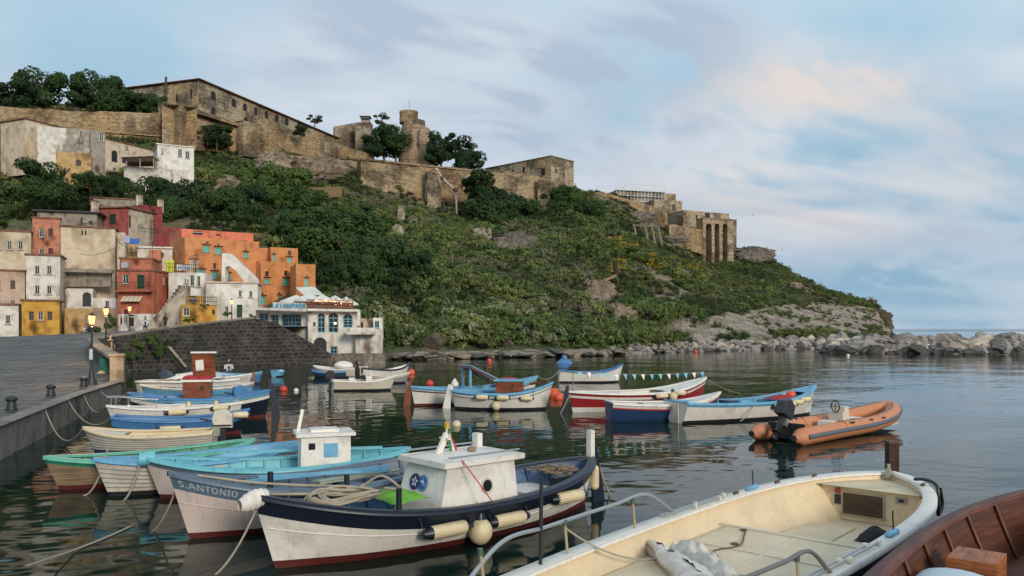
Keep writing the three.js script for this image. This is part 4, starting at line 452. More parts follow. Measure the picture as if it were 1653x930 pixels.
{
  const crowns = [1, 2, 3, 4].map(s => leafClump(s * 31, 4200, 1, .058, .85, 20)), airy = [7, 8].map(s => leafClump(s * 31, 1500, 1, .06, .6, 10));
  const T = [ // column, row of crown centre, distance, radius (m), leaf tone, airy, label
    [150, 150, 268, 9, 1, 0, 'dark tree on the skyline at the far left'], [185, 164, 266, 7, 1, 0, 'dark tree right of the far left skyline tree'], [222, 168, 268, 6, 3, 0, 'low dark tree behind the rampart'], [245, 172, 266, 5, 1, 0, 'small tree nearest the palace flue'], [60, 150, 262, 9, 1, 0, 'tall skyline tree beyond the left edge'], [10, 165, 255, 9, 3, 0, 'outermost left skyline tree'],
    [146, 300, 156, 3.6, 1, 0, 'shrubby tree under the upper white houses at the left edge'], [178, 303, 156, 3.6, 3, 0, 'dark bushy tree below the terrace canopy'], [215, 316, 156, 2.8, 1, 0, 'tree below the stepped white house'], [80, 300, 152, 6, 1, 0, 'bushy tree beyond the left edge under the white houses'],
    [265, 318, 160, 5, 3, 0, 'dark green tree above the dark red house'], [300, 330, 160, 6.5, 3, 0, 'broad dark tree behind the orange hotel'], [340, 345, 158, 6, 1, 0, 'dark round tree above the orange hotel roof'], [378, 340, 165, 6.5, 3, 0, 'dark tree mass right of the round one above the hotel'], [280, 345, 152, 4.5, 1, 0, 'low dark tree directly above the hotel left end'], [395, 358, 155, 4.5, 1, 0, 'tree above the hotel middle wing'],
    [425, 305, 195, 8, 2, 0, 'bright green tree on the mid slope, left one'], [462, 312, 195, 8.5, 2, 0, 'bright green round tree on the mid slope, right one'], [490, 325, 190, 6, 0, 0, 'green tree at the right of the bright pair'], [405, 322, 185, 6, 0, 0, 'green tree at the left foot of the bright pair'],
    [480, 378, 140, 5.5, 1, 0, 'tree at the upper left of the grove above the restaurant'], [520, 370, 148, 6.5, 0, 0, 'tall tree at the top of the grove'], [560, 385, 146, 6.5, 1, 0, 'tree in the middle of the grove'], [600, 395, 144, 6, 0, 0, 'tree at the upper right of the grove'], [525, 410, 132, 6, 0, 0, 'leafy tree behind the orange end block'], [570, 420, 130, 6, 1, 0, 'leafy tree low in the grove'], [612, 425, 132, 5.5, 1, 0, 'tree at the right side of the grove'], [540, 445, 118, 4.5, 3, 0, 'dark tree just above the restaurant terrace'], [585, 452, 120, 4.5, 1, 0, 'dark tree right above the restaurant corner'], [650, 440, 135, 5, 3, 0, 'dark tree at the right foot of the grove'], [685, 450, 138, 3.6, 1, 0, 'last small tree right of the grove'], [628, 460, 126, 4, 3, 0, 'low dark tree in front of the grove'],
    [620, 232, 345, 8.5, 3, 0, 'dark clipped tree against the keep tower'], [603, 238, 342, 6.5, 3, 0, 'dark tree left of the keep beside the turret'], [639, 236, 343, 7, 1, 0, 'dark tree touching the keep wall'], [614, 193, 352, 4.2, 1, 1, 'thin airy tree rising behind the turret'],
    [712, 248, 335, 8, 3, 0, 'spreading tree right of the keep'], [736, 240, 336, 9, 3, 1, 'second spreading tree right of the keep with visible limbs'], [757, 262, 332, 7.5, 3, 0, 'lower right spreading tree on the rampart'], [712, 232, 338, 7.5, 3, 1, 'thin tree top above the small trees by the keep'], [508, 192, 372, 4, 3, 1, 'tiny tree behind the palace roof'],
    [778, 312, 290, 9, 3, 0, 'dark tree against the curtain wall, leftmost of its clump'], [805, 335, 288, 9.5, 3, 0, 'dark broad tree at the centre of the wall clump'], [790, 352, 278, 9.5, 1, 0, 'tree at the foot of the wall clump'], [832, 350, 283, 9, 1, 0, 'tree at the right of the wall clump'], [770, 340, 286, 6, 3, 0, 'small tree at the left foot of the wall clump'],
    [905, 322, 312, 7.5, 1, 0, 'green tree under the ridge block'], [925, 338, 305, 7.5, 0, 0, 'bright tree on the slope right of the ridge block'], [950, 352, 300, 7, 1, 0, 'green tree on the shoulder below the ridge wall'], [895, 345, 300, 6.5, 1, 0, 'tree below the end of the curtain wall'], [840, 445, 190, 4.5, 1, 0, 'bushy tree beside the wooden stair'], [870, 460, 178, 3.6, 3, 0, 'low dark tree below the wooden stair'], [1000, 375, 300, 5.5, 1, 0, 'tree left of the concrete frame'], [350, 220, 264, 5, 3, 0, 'dark bush tree below the palace ledge'], [335, 212, 262, 3.6, 1, 1, 'palm like tuft under the palace corner'], [485, 212, 288, 3, 3, 0, 'slim dark tree on the long rampart']];
  T.forEach(([c, r, d, R, m, air, label], k) => {
    const p = P(c, r, d), t = thing('tree', label, 'tree', 'trees on the hillside', V(p.x, p.y - R * (air ? 1.15 : .95), p.z), k * 1.7), q = rng(k + 900);
    const limbs = [new THREE.CylinderGeometry(R * .035, R * .065, R * 1.2, 7).translate(0, R * .5, 0)]; for (let i = 0; i < 5; i++) { const a = i * 1.26 + q(), e = V(Math.cos(a) * R * .55, R * (1.2 + q() * .4), Math.sin(a) * R * .55); limbs.push(tube([V(0, R * (.5 + q() * .3), 0), V(e.x * .4, R * 1.05, e.z * .4), e], R * .026, 8, 5)); }
    add(t, 'trunk', merge(limbs), mat([.08, .055, .035], .95));
    const cr = add(t, 'crown', (air ? airy[k % 2] : crowns[k % 4]), LEAF[m]); cr.position.y = R * (air ? 1.15 : .95); cr.scale.set(R * 1.08, R * (.95 + q() * .3), R * 1.08); cr.rotation.y = q() * 6;
  });
  // scrub that nobody could count
  const r = rng(77), bushes = [leafClump(501, 380, 1, .1, .7, 9), leafClump(502, 340, 1, .095, .85, 8), leafClump(503, 300, 1, .115, .5, 9)], tuft = (() => { const q = rng(9), pos = [], nor = []; for (let i = 0; i < 70; i++) { const a = q() * 6.283, s = Math.sqrt(q()) * .7, x = Math.cos(a) * s, z = Math.sin(a) * s, h = .35 + q() * .75, lx = (q() - .5) * .7, lz = (q() - .5) * .7, w = .05; const d = a + 1.5; for (const v of [[x - Math.cos(d) * w, -.1, z - Math.sin(d) * w], [x + Math.cos(d) * w, -.1, z + Math.sin(d) * w], [x + lx, h, z + lz]]) { pos.push(...v); nor.push(lx * .6, .8, lz * .6 + .2); } } const g = new THREE.BufferGeometry(); g.setAttribute('position', new THREE.Float32BufferAttribute(pos, 3)); g.setAttribute('normal', new THREE.Float32BufferAttribute(nor, 3)); return g; })();
  const sets = bushes.map(() => []), grass = [], nC = NC + 1;
  const skip = (px, py, d) => (px < 622 && d < 101) || (px < 300 && px > 8 && d < 150 && py > 312) || (px < 505 && d < 126 && py > 372) || (px < 318 && px > 100 && py < 300 && py > 185 && d > 160 && d < 188);
  for (let n = 0; n < 60000; n++) {
    const i = 70 + r() * (NC - 75), j = 3 + r() * (NR - 4), k = Math.floor(j) * nC + Math.floor(i), p = hill.pos[k], px = hill.px[k], py = hill.py[k], d = -p.z, rock = hill.rock[k]; if (skip(px, py, d) || p.y < 1) continue;
    if (px < -60) continue; const cell = Math.pow(d / 230, 1.25); if (r() > cell + .14) continue;
    const jx = p.clone().lerp(hill.pos[k + 1], r()).lerp(hill.pos[k + nC], r() * .9), g = fbm(jx.x * .06, jx.y * .08, jx.z * .06, 3), bushy = step(.42, .6, g);
    const isB = r() < .35 + bushy * .55; if (rock > .3 && r() < .95) continue; const bare = step(.54, .64, fbm(jx.x * .055 + 31, jx.y * .06, -jx.z * .055, 4)); if (bare > .5 && r() < (isB ? .93 : .55)) continue;
    const s = isB ? (.6 + r() * r() * 2.3) * (.8 + bushy * .8) * (px > 1100 ? .8 : 1) : .7 + r() * .8, y = r();
    let c; const pick = r(), yellow = (px > 980 && px < 1140 && py > 380 && py < 470 && pick < .13), wht = (px > 620 && px < 900 && py > 470 && pick < .25);
    const dryness = step(.4, .62, fbm(jx.x * .035 + 9, jx.y * .05, jx.z * .035, 4)); if (yellow) c = [.36, .27, .04]; else if (wht) c = [.26, .28, .15]; else if (pick < .05 + dryness * .2) c = [.2, .18, .12]; else if (pick < .4 + dryness * .25) c = [.17, .19, .062]; else if (pick < .78) c = [.115, .16, .046]; else c = [.068, .112, .037];
    const v = .75 + r() * .5; c = c.map(x => x * v);
    (isB ? sets[Math.floor(r() * 3)] : grass).push([jx, s, s * (.7 + y * .5), r() * 6.28, c]);
  }
  const inst = (name, label, g, list, dy) => { const m = new THREE.InstancedMesh(g, leafM([1, 1, 1]), list.length), q = new THREE.Quaternion(), Y = V(0, 1, 0); m.name = name; list.forEach(([p, s, sy, a, c], i) => { m.setMatrixAt(i, M4().compose(V(p.x, p.y + dy * sy, p.z), q.setFromAxisAngle(Y, a), V(s, sy, s))); m.setColorAt(i, new THREE.Color().setRGB(...c)); }); m.userData = { kind: 'stuff', label, category: 'scrub' }; m.castShadow = m.receiveShadow = true; scene.add(m); };
  ['dense Mediterranean scrub covering the hillside', 'loose grey green scrub scattered over the hillside', 'low spreading scrub on the hillside'].forEach((l, k) => inst(['hillside_scrub', 'loose_scrub', 'low_scrub'][k], l, bushes[k], sets[k], .25));
  inst('hillside_grass', 'tufts of wild grass between the scrub', tuft, grass, 0);
  console.log('scrub', sets.map(s => s.length), grass.length);
}
// ---------------------------------------------------------------- rocks of the shore and the breakwaters
{
  const shapes = []; for (let s = 0; s < 7; s++) { const g = new THREE.IcosahedronGeometry(1, 3), q = rng(s + 40), planes = []; for (let i = 0; i < 13; i++) planes.push([V(q() - .5, q() - .5, q() - .5).normalize(), .48 + q() * .3]); const p = g.attributes.position; for (let i = 0; i < p.count; i++) { const v = V(p.getX(i), p.getY(i), p.getZ(i)); for (const [n, d] of planes) { const k = v.dot(n); if (k > d) v.addScaledVector(n, d - k); } const f = 1 + (fbm(v.x * 2 + s * 5, v.y * 2, v.z * 2, 3) - .5) * .1; p.setXYZ(i, v.x * f, v.y * f, v.z * f); } const uv = g.attributes.uv; for (let i = 0; i < p.count; i++) uv.setXY(i, p.getX(i) * 1.4 + p.getZ(i), p.getY(i) * 1.4); shapes.push(toCreasedNormals(g, .28)); }
  const tones = [[.46, .41, .36], [.31, .29, .28], [.22, .215, .22], [.55, .49, .43], [.15, .145, .15], [.4, .34, .3]].map(c => mat(c, .95, { map: rockT, bumpMap: rockT, bumpScale: .05 })), wet = mat([.07, .065, .06], .6, { map: rockT });
  const pile = (name, label, n, f, seed, size) => { const t = thing(name, label, 'breakwater'), q = rng(seed), rest = []; for (let i = 0; i < n; i++) { const [x, y, z, k] = f(q), s = size * (.5 + q() * q() * 1.25) * (k ?? 1), g = shapes[Math.floor(q() * 7)]; const mt = y < .4 ? wet : tones[Math.floor(q() * 6)]; const rx = q() * 6, ry = q() * 6, rz = q() * 6, sc = V(s * (1 + q() * .4), s * (.62 + q() * .3), s * (.8 + q() * .4)); if (i < 300) { const m = add(t, 'stone', g, mt); m.position.set(x, y, z); m.rotation.set(rx * .06, ry, rz * .06); m.scale.copy(sc); } else rest.push(g.clone().applyMatrix4(M4().compose(V(x, y, z), new THREE.Quaternion().setFromEuler(new THREE.Euler(rx * .06, ry, rz * .06)), sc))); } if (rest.length) { const m = add(t, 'stone_fill', merge(rest), tones[1]); m.userData.kind = 'stuff'; } return t; };
  // near arm: from column 1335 on to the right, about 123 m away
  pile('breakwater', 'near arm of grey boulders closing the harbour at the right', 430, q => { const t = q(), x = mix(X(1342, 123), X(1720, 112), t), z = -mix(123, 112, t), h = q(), back = h * 4; return [x, h * 2.35 * step(-.02, .05, t) + .05 - q() * .3, z - back - q() * .6]; }, 3, 1.22);
  pile('boulder_shore', 'long band of pale boulders along the foot of the headland', 620, q => { const t = q(), c = mix(992, 1420, t), d = mix(114.5, 162, Math.pow(t, 1.0)), h = q(), up = h * mix(1.3, 2.0, t); return [X(c, d), up - q() * .3, -d - h * 4.5 - q(), mix(.75, 1.05, t)]; }, 4, .88);
  const t = thing('shore_rocks', 'low dark rock shelves along the waterline under the green slope', 'rocks'), q = rng(6);
  for (let i = 0; i < 70; i++) { const c = mix(625, 1000, i / 70) + q() * 6, k = 1; let d = hillAt(c, 1)[0] - .5; const m = add(t, 'stone', shapes[i % 7], i % 3 ? M.rock : wet); m.position.set(X(c, d), .15 + q() * .35, -d - q() * 2); m.rotation.set(0, q() * 6, 0); m.scale.set(1.2 + q() * 1.6, .35 + q() * .45, .9 + q()); }
  for (const [c, r, d, s, l] of [[703, 551, 97.5, 1.7, 'big dark boulder lodged in the green bank above the shore'], [823, 555, 104, .8, 'smaller boulder lodged in the grassy bank']]) { const p = P(c, r, d), m = add(scene, 'bank_boulder', shapes[4], M.rockDark); m.position.copy(p); m.scale.set(s, s * .75, s * .8); tag(m, l, 'rock'); }
  const b = thing('stone_beacon', 'small square stone beacon on the headland tip', 'beacon'), p = P(1411, 494, 384); add(b, 'shaft', box(2.1, 4, 2.1, p.x, p.y + .6, p.z), M.tuffGrey); add(b, 'cap', box(2.4, .5, 2.4, p.x, p.y + 2.85, p.z), M.tuff);
}
{ // fences, stairs and retaining walls on the slope
  const fence = (label, pts, h, n) => { const t = thing('slope_fence', label, 'fence', 'fences on the slope'); for (let k = 0; k < n; k++) { const s = k / (n - 1) * (pts.length - 1), a = Math.min(pts.length - 2, Math.floor(s)), p = pts[a].clone().lerp(pts[a + 1], s - a); add(t, 'board', box(1.0, h, .12, p.x, p.y + h / 2, p.z, 0, (k % 3) * .05), wood([.3, .23, .14], .9)); } };
  fence('weathered board fence below the terraced rock', [P(487, 320, 205), P(548, 318, 208)], 2.6, 14); fence('pale board fence above the dark trees', [P(305, 325, 182), P(350, 323, 186)], 2.4, 9); fence('short board fence above the hotel roof', [P(385, 392, 146), P(440, 396, 146)], 2, 8);
  const stair = (label, a, b, n, w, m) => { const t = thing('slope_stair', label, 'stairs', 'stairs on the slope'); for (const s of [-.5, .5]) add(t, 'stringer', beam(a.clone().add(V(0, 0, s * w)), b.clone().add(V(0, 0, s * w)), .25, .5), m); for (let k = 1; k < n; k++) { const p = a.clone().lerp(b, k / n); add(t, 'tread', box(.5, .12, w, p.x, p.y + .2, p.z), m); } };
  const d = 190; stair('upper wooden stair leaning on the rock outcrop', P(957, 461, 185), P(994, 445, 188), 12, 1.6, M.oldwood); stair('lower wooden stair on the grassy slope', P(905, 474, 168), P(938, 461, 172), 12, 1.6, M.oldwood); stair('steep wooden ladder in the gully', P(917, 502, 150), P(926, 524, 147), 9, 1.2, M.oldwood); stair('long stair descending from the forked pipe', P(818, 436, 205), P(847, 452, 195), 10, 1.4, M.oldwood); stair('short wooden ladder beside the long stair', P(870, 462, 178), P(876, 477, 174), 7, 1.1, M.oldwood); stair('white concrete stair at the foot of the forked pipe', P(742, 362, 280), P(756, 374, 272), 9, 1.8, M.concrete);
  const t = thing('slope_post', 'dark post on the outcrop at the top of the wooden stair', 'post'); add(t, 'shaft', bar(P(994, 446, 188), P(993, 425, 188), .5), M.post);
  const w = thing('retaining_wall', 'pale concrete wall beside the dark rock face', 'wall'); add(w, 'panel', box(5, 6.5, 2, P(779, 388, 228).x, P(779, 388, 228).y, -228), M.concrete);
}
{ // plants on the harbour wall and in the village
  const sh = [leafClump(811, 420, 1, .11, .8, 7), leafClump(812, 420, 1, .11, .7, 8)];
  [[232, 556, 68, 1.1, .9, 'ivy clump on the left part of the dark harbour wall'], [258, 566, 69.2, .9, 1.3, 'long ivy clump hanging down the dark harbour wall'], [246, 545, 68.6, .8, .6, 'ivy tuft just under the ramp coping'], [275, 552, 70.2, .8, .8, 'right ivy clump on the dark harbour wall'], [215, 575, 67, .7, .9, 'low ivy clump near the wall corner'], [459, 572, 81.6, .5, .4, 'small plant growing from the lighter stone wall by the restaurant'], [160, 531, 96, 1.5, 1.2, 'round shrub behind the first two street lamps'], [214, 470, 100.5, .9, 1.5, 'dark creeper at the left corner of the salmon red house'], [186, 517, 99, 1, 1.6, 'tall shrub left of the white shop'], [304, 517, 89, .9, .6, 'shrub at the foot of the yellow house'], [412, 512, 93, .8, .7, 'bush by the long low white house door'], [366, 507, 90, .7, .6, 'potted shrub beside the street lamp at the white house'], [330, 494, 91, .6, .4, 'plants on the yellow terrace']].forEach(([c, r, d, w, h, l], k) => { const p = P(c, r, d), t = thing('shrub', l, 'plant', 'plants of the harbour front', p); const m = add(t, 'foliage', sh[k % 2], LEAF[[2, 0, 2, 1, 0, 1, 1, 3, 0, 2, 1, 0, 1][k]]); m.scale.set(w, h, w * .7); add(t, 'stem', tube([V(0, -h, 0), V(.1, -h * .4, 0), V(0, h * .3, 0)], .04, 8, 5), M.rust); });
}

{ // rock outcrops standing out of the slope
  const rockB = mat([.27, .22, .165], .96, { map: rockT, bumpMap: rockT, bumpScale: .2 }), rockG = mat([.2, .18, .16], .96, { map: rockT, bumpMap: rockT, bumpScale: .2 }), rockP = mat([.36, .31, .24], .96, { map: rockT, bumpMap: rockT, bumpScale: .2 });
  [[828, 398, 222, 7.5, 4.6, rockG, 'dark grey rock face beside the pale concrete wall'], [965, 482, 171, 4.2, 4.2, rockB, 'layered tan outcrop under the upper wooden stair'], [912, 446, 196, 7.5, 2.4, rockB, 'wide low rock band left of the wooden stairs'], [998, 520, 140, 3.2, 3.4, rockB, 'brown rock spur above the start of the boulder shore'], [640, 382, 190, 1.6, 3.2, rockP, 'pale earth scar on the slope above the grove'], [646, 352, 225, 1.1, 4, rockP, 'pale rock needle below the curtain wall'], [505, 272, 258, 11, 4.5, rockB, 'terraced rock strata below the long rampart'], [438, 264, 252, 6, 4.5, rockP, 'tan rock knob left of the terraced strata'], [1075, 446, 245, 8, 2.6, rockB, 'brown rock band in the middle of the right slope'], [1030, 352, 340, 8, 3.2, rockG, 'dark rock ledge above the concrete frame'], [1092, 386, 335, 6, 1.8, rockG, 'dark rock ledge right of the concrete frame'], [1216, 412, 386, 10, 4.6, rockG, 'dark layered rock cap right of the abbey'], [1426, 518, 366, 5.4, 5.6, mat([.13, .085, .065], .96, { map: rockT, bumpMap: rockT, bumpScale: .2 }), 'dark red brown cliff at the tip of the headland'], [1105, 470, 230, 4, 2.2, rockB, 'small rock step on the right slope'], [1185, 484, 240, 5, 1.6, rockP, 'pale rock streak on the right slope'], [1286, 461, 330, 2.4, 1.4, rockP, 'pale boulder high on the right slope'], [380, 300, 190, 5, 3, rockB, 'brown rock patch left of the bright trees']].forEach(([c, r, d, w, h, m, l], k) => {
    const p = P(c, r, d), t = gridGeo(36, 26, (u, v) => { const a = (u - .5) * Math.PI * 1.1, e = (v - .5) * Math.PI * .98, lay = v * (h > 3 ? 9 : 6) + u * 1.2 + fbm(u * 4, v * 4, k, 3) * 1.5, s = lay - Math.floor(lay), rr = .82 + (s > .5 ? .2 : 0) * step(.5, .62, s) + (fbm(u * 7 + k, v * 6, k * 3, 6) - .5) * .95; return V(Math.sin(a) * Math.cos(e) * w * rr, Math.sign(e) * Math.pow(Math.abs(Math.sin(e)), .7) * h * (.7 + .3 * rr), Math.cos(a) * Math.cos(e) * Math.min(w, h * 1.3) * .75 * rr - Math.min(w, h) * .45 - (v - .5) * h * 1.1); }), o = add(scene, 'rock_outcrop', t, m); o.position.copy(p); tag(o, l, 'rock', 'rock outcrops of the hillside'); });
}
// ---------------------------------------------------------------- boats
// hull in its own axes: x along the keel (bow at +L/2), y up from the waterline, z across
function boat(name, label, o) {
  const b = G(o.bow[0], o.bow[1], o.bow[2]), s = G(o.stern[0], o.stern[1], o.stern[2]), L = Math.hypot(b.x - s.x, b.z - s.z), mid = b.clone().add(s).multiplyScalar(.5);
  const T = thing(name, label, 'boat', o.group, V(mid.x, 0, mid.z), Math.atan2(-(b.z - s.z), b.x - s.x)), hb = o.beam / 2, yb = o.bow[2], ys = o.stern[2], ym = o.mid ?? Math.min(yb, ys) * .78, tr = o.transom ?? 0, band = o.band ?? .16, yk = -.35;
  const sheer = t => t > 0 ? mix(ym, yb, Math.pow(t, 2.1)) : mix(ym, ys, Math.pow(-t, 2.1));
  const half = t => t > 0 ? hb * Math.pow(Math.max(0, 1 - Math.pow(t, o.bluff ?? 2.2)), .75) : hb * mix(Math.pow(Math.max(0, 1 - Math.pow(-t, 2.4)), .72), 1 - .22 * t * t, tr);
  const sec = (t, y) => { const v = clamp((y - yk) / (sheer(t) - yk)), full = mix(.42, .95, Math.pow(Math.abs(t), 2.4) * (t < 0 && tr ? .25 : 1)); return half(t) * Math.pow(v, full); };
  const rake = (t, y) => t * L / 2 - (t > .6 ? (t - .6) / .4 : 0) * (1 - clamp((y - yk) / (yb - yk))) * (o.rake ?? .45) + (t < -.6 && !tr ? (-t - .6) / .4 : 0) * (1 - clamp((y - yk) / (ys - yk))) * (o.rake ?? .45) * .6;
  const pt = (t, y, side, inn = 0) => { const w = Math.max(0, sec(t, y) - inn); return V(rake(t, y) - (inn ? t * inn * 1.2 : 0), y, side * w); };
  const strake = (y0, y1, nv, inn = 0) => merge([1, -1].map(sd => gridGeo(44, nv, (u, v) => { const t = u * 2 - 1; return pt(t, mix(y0(t), y1(t), v), sd, inn); })));
  const wl = o.boot ?? .1; add(T, 'bottom_paint', strake(() => yk, () => wl, 3), o.bottom || M.bottomRed);
  add(T, 'hull', strake(() => wl, t => sheer(t) - band, 7), o.hull);
  add(T, 'sheer_strake', strake(t => sheer(t) - band, t => sheer(t), 2), o.strake || o.hull);
  if (o.stripe) { const g = [1, -1].map(sd => gridGeo(44, 1, (u, v) => { const t = u * 2 - 1, y = sheer(t) - band - o.stripe[1] - v * o.stripe[2], p = pt(t, y, sd); p.z += sd * .012; return p; })); add(T, 'stripe', merge(g), o.stripe[0]); }
  if (o.clinker) for (let k = 1; k <= 5; k++) add(T, 'plank_edge', merge([1, -1].map(sd => tube(Array.from({ length: 17 }, (_, i) => { const t = i / 8 - 1, p = pt(t * .995, mix(wl, sheer(t) - band, k / 6), sd); p.z += sd * .006; return p; }), .014, 40, 5))), o.clinker);
  if (o.seam) for (const sd of [1, -1]) add(T, 'plank_seam', tube(Array.from({ length: 25 }, (_, i) => { const t = (i / 12 - 1) * .985, p = pt(t, mix(wl, sheer(t) - band, o.seam), sd); p.z += sd * .002; return p; }), .009, 60, 5), o.hull);
  const floor = o.floor ?? .12, inn = .06; add(T, 'inner_side', strake(t => floor, t => sheer(t), 4, inn), o.inside || o.hull);
  add(T, 'floor', gridGeo(30, 4, (u, v) => { const t = (u * 2 - 1) * .96, w = Math.max(0, sec(t, floor) - inn); return V(rake(t, floor) - t * inn, floor, mix(-w, w, v)); }), o.floorMat || o.inside || M.oldwood);
  const cap = (sd, lift, w) => gridGeo(48, 3, (u, v) => { const t = u * 2 - 1, p = pt(t, sheer(t), sd), k = [0, 0, 1, 1][Math.round(v * 3)], up = [-.05, .03, .03, -.02][Math.round(v * 3)]; return V(p.x - Math.sign(t) * (k ? w * Math.max(0, Math.abs(t) - .8) * 1.5 : -.015), p.y + up + lift, sd * Math.max(0, Math.abs(p.z) + (k ? -w : .035))); });
  for (const sd of [1, -1]) add(T, 'gunwale', cap(sd, 0, o.cap ?? .14), o.gunwale || o.strake || o.hull);
  if (tr) { const g = gridGeo(8, 6, (u, v) => { const y = mix(-.2, ys, v), w = sec(-1, y); return V(-L / 2 - .012, y, mix(-w, w, u)); }); add(T, 'transom', merge([g, gridGeo(8, 4, (u, v) => { const y = mix(floor, ys, v), w = Math.max(0, sec(-1, y) - .05); return V(-L / 2 + .05, y, mix(-w, w, u)); })]), o.transomMat || o.hull); add(T, 'transom_cap', box(.1, .05, sec(-1, ys) * 2, -L / 2 + .02, ys + .02, 0), o.gunwale || o.hull); }
  const across = (t, y, x0, h, m, nm) => { const w = Math.max(.05, sec(t, y) - .07); add(T, nm, box(x0, h, w * 2, t * L / 2, y, 0), m); };
  for (const t of o.thwarts || []) across(t, sheer(t) - .2, .26, .04, o.thwartMat || o.inside || M.oldwood, 'thwart');
  if (o.ribs) for (let k = 0; k < o.ribs; k++) { const t = mix(-.82, .82, k / (o.ribs - 1)); for (const sd of [1, -1]) { const pts = []; for (let i = 0; i <= 4; i++) pts.push(pt(t, mix(floor, sheer(t) - .02, i / 4), sd, .085)); add(T, 'rib', tube(pts, .028, 8, 5), o.ribMat || o.inside || M.oldwood); } }
  const deckG = (t0, t1, drop) => gridGeo(16, 6, (u, v) => { const t = mix(t0, t1, u), y = sheer(t) - drop, w = Math.max(0, sec(t, y) - .05); const z = mix(-w, w, v); return V(rake(t, y), y + .05 * (1 - (z / (w + .01)) ** 2), z); });
  if (o.fore) add(T, 'foredeck', deckG(o.fore, .97, .05), o.deck || o.inside || o.hull); if (o.aft) add(T, 'aftdeck', deckG(-.96, -o.aft, .05), o.deck || o.inside || o.hull);
  if (o.stem) { const x = rake(1, yb); add(T, 'stem_post', merge([box(.12, o.stem, .12, x - .02, yb + o.stem / 2 - .15, 0), box(.16, .07, .16, x - .02, yb + o.stem - .12, 0)]), o.stemMat || M.white); }
  if (o.sternpost) add(T, 'stern_post', box(.12, o.sternpost, .12, -L / 2 + .03, ys + o.sternpost / 2 - .2, 0), o.stemMat || M.white);
  if (o.rudder) add(T, 'rudder', place(new THREE.ExtrudeGeometry(new THREE.Shape([[0, -.6], [-.42, -.6], [-.3, .2], [-.08, ys + .25], [.05, ys + .25]].map(p => new THREE.Vector2(...p))), { depth: .05, bevelEnabled: false }), -L / 2 - .04, 0, -.025), o.rudderMat || M.varnish);
  T.info = { L, sheer, sec, pt, rake, floor, half, yb, ys }; return T;
}
function hang(name, label, cat, group, T, local, build) { scene.updateMatrixWorld(true); const t = thing(name, label, cat, group, T.localToWorld(local.clone()), T.rotation.y); build(t); return t; }
function fenderOn(T, t, side, drop, label, kind = 'roll', len = .62) { side = Math.cos(T.rotation.y) > 0 ? 1 : -1; const i = T.info, y = i.sheer(t) - drop, p = i.pt(t, y, side); p.z += side * .12; hang('fender', label, 'fender', 'fenders hung on boats', T, p, g => {
  if (kind === 'ball') { add(g, 'ball', sph(.2, 0, 0, 0, 1, 1.1, 1), M.fender); add(g, 'collar', cyl(.1, .06, .16, 0, .24, 0), M.navy); add(g, 'line', bar(V(0, .3, 0), V(0, drop + .05, -side * .1), .012, 5), M.rope); }
  else if (kind === 'stand') { add(g, 'roll', new THREE.CapsuleGeometry(.085, len * .6, 6, 12), M.fender); add(g, 'line', bar(V(0, len * .4, 0), V(0, drop, -side * .08), .01, 5), M.rope); }
  else { const b = new THREE.CapsuleGeometry(.11, len * .72, 6, 14); b.rotateZ(Math.PI / 2); add(g, 'roll', b, M.fender); for (const s of [-1, 1]) { add(g, 'end_cap', cyl(.105, .05, .15, s * (len * .5), 0, 0, 12, 0, -s * Math.PI / 2), M.navy); add(g, 'line', bar(V(s * len * .56, 0, 0), V(s * len * .62, drop, -side * .1), .009, 5), M.iron); } } }); }
function ropeThing(label, pts, r = .02, m = M.rope) { const t = add(scene, 'mooring_rope', tube(pts, r, 60, 6), m); tag(t, label, 'rope', 'mooring ropes'); return t; }
function outboard(T, label, x, y, z, cowl, s = 1, tilt = 0) { hang('outboard_motor', label, 'outboard motor', null, T, V(x, y, z), g => { if (tilt) { g.rotation.order = 'YXZ'; g.rotation.z = tilt; } add(g, 'cowling', (() => { const q = new THREE.Shape([[-.34, .1], [.08, .12], [.13, .3], [.08, .5], [-.18, .56], [-.34, .42]].map(p => new THREE.Vector2(p[0] * s, p[1] * s))), b = new THREE.ExtrudeGeometry(q, { depth: .2 * s, bevelEnabled: true, bevelSize: .035 * s, bevelThickness: .05 * s, bevelSegments: 3 }); b.translate(0, 0, -.1 * s); return b; })(), cowl); add(g, 'cowl_band', box(.5 * s, .05 * s, .31 * s, -.11 * s, .14 * s, 0), M.black); add(g, 'leg', merge([box(.16 * s, .75 * s, .1 * s, -.12 * s, -.2 * s, 0), box(.3 * s, .03 * s, .2 * s, -.18 * s, -.42 * s, 0), sph(.08 * s, -.15 * s, -.6 * s, 0, 2, 1, 1)]), M.black); add(g, 'bracket', box(.14 * s, .3 * s, .22 * s, .02 * s, 0, 0), M.steel); add(g, 'tiller', bar(V(0, .22 * s, 0), V(.5 * s, .32 * s, .05), .025 * s), M.black); }); }
const boats = 'boats moored in the harbour';
const B1 = boat('fishing_boat', 'white and navy fishing boat with white cabin in the foreground', { group: boats, bow: [408, 800, 1.12], stern: [955, 738, .92], beam: 2.35, mid: .66, hull: M.white, strake: M.navy, band: .28, seam: .72, inside: paint([.03, .09, .2]), gunwale: M.navy, bottom: M.bottomRed, boot: .12, ribs: 14, fore: .72, deck: M.navy, floorMat: wood([.1, .11, .12]), stemMat: M.white, rudder: 1, rudderMat: M.navy, sternpost: .75, cap: .16 });
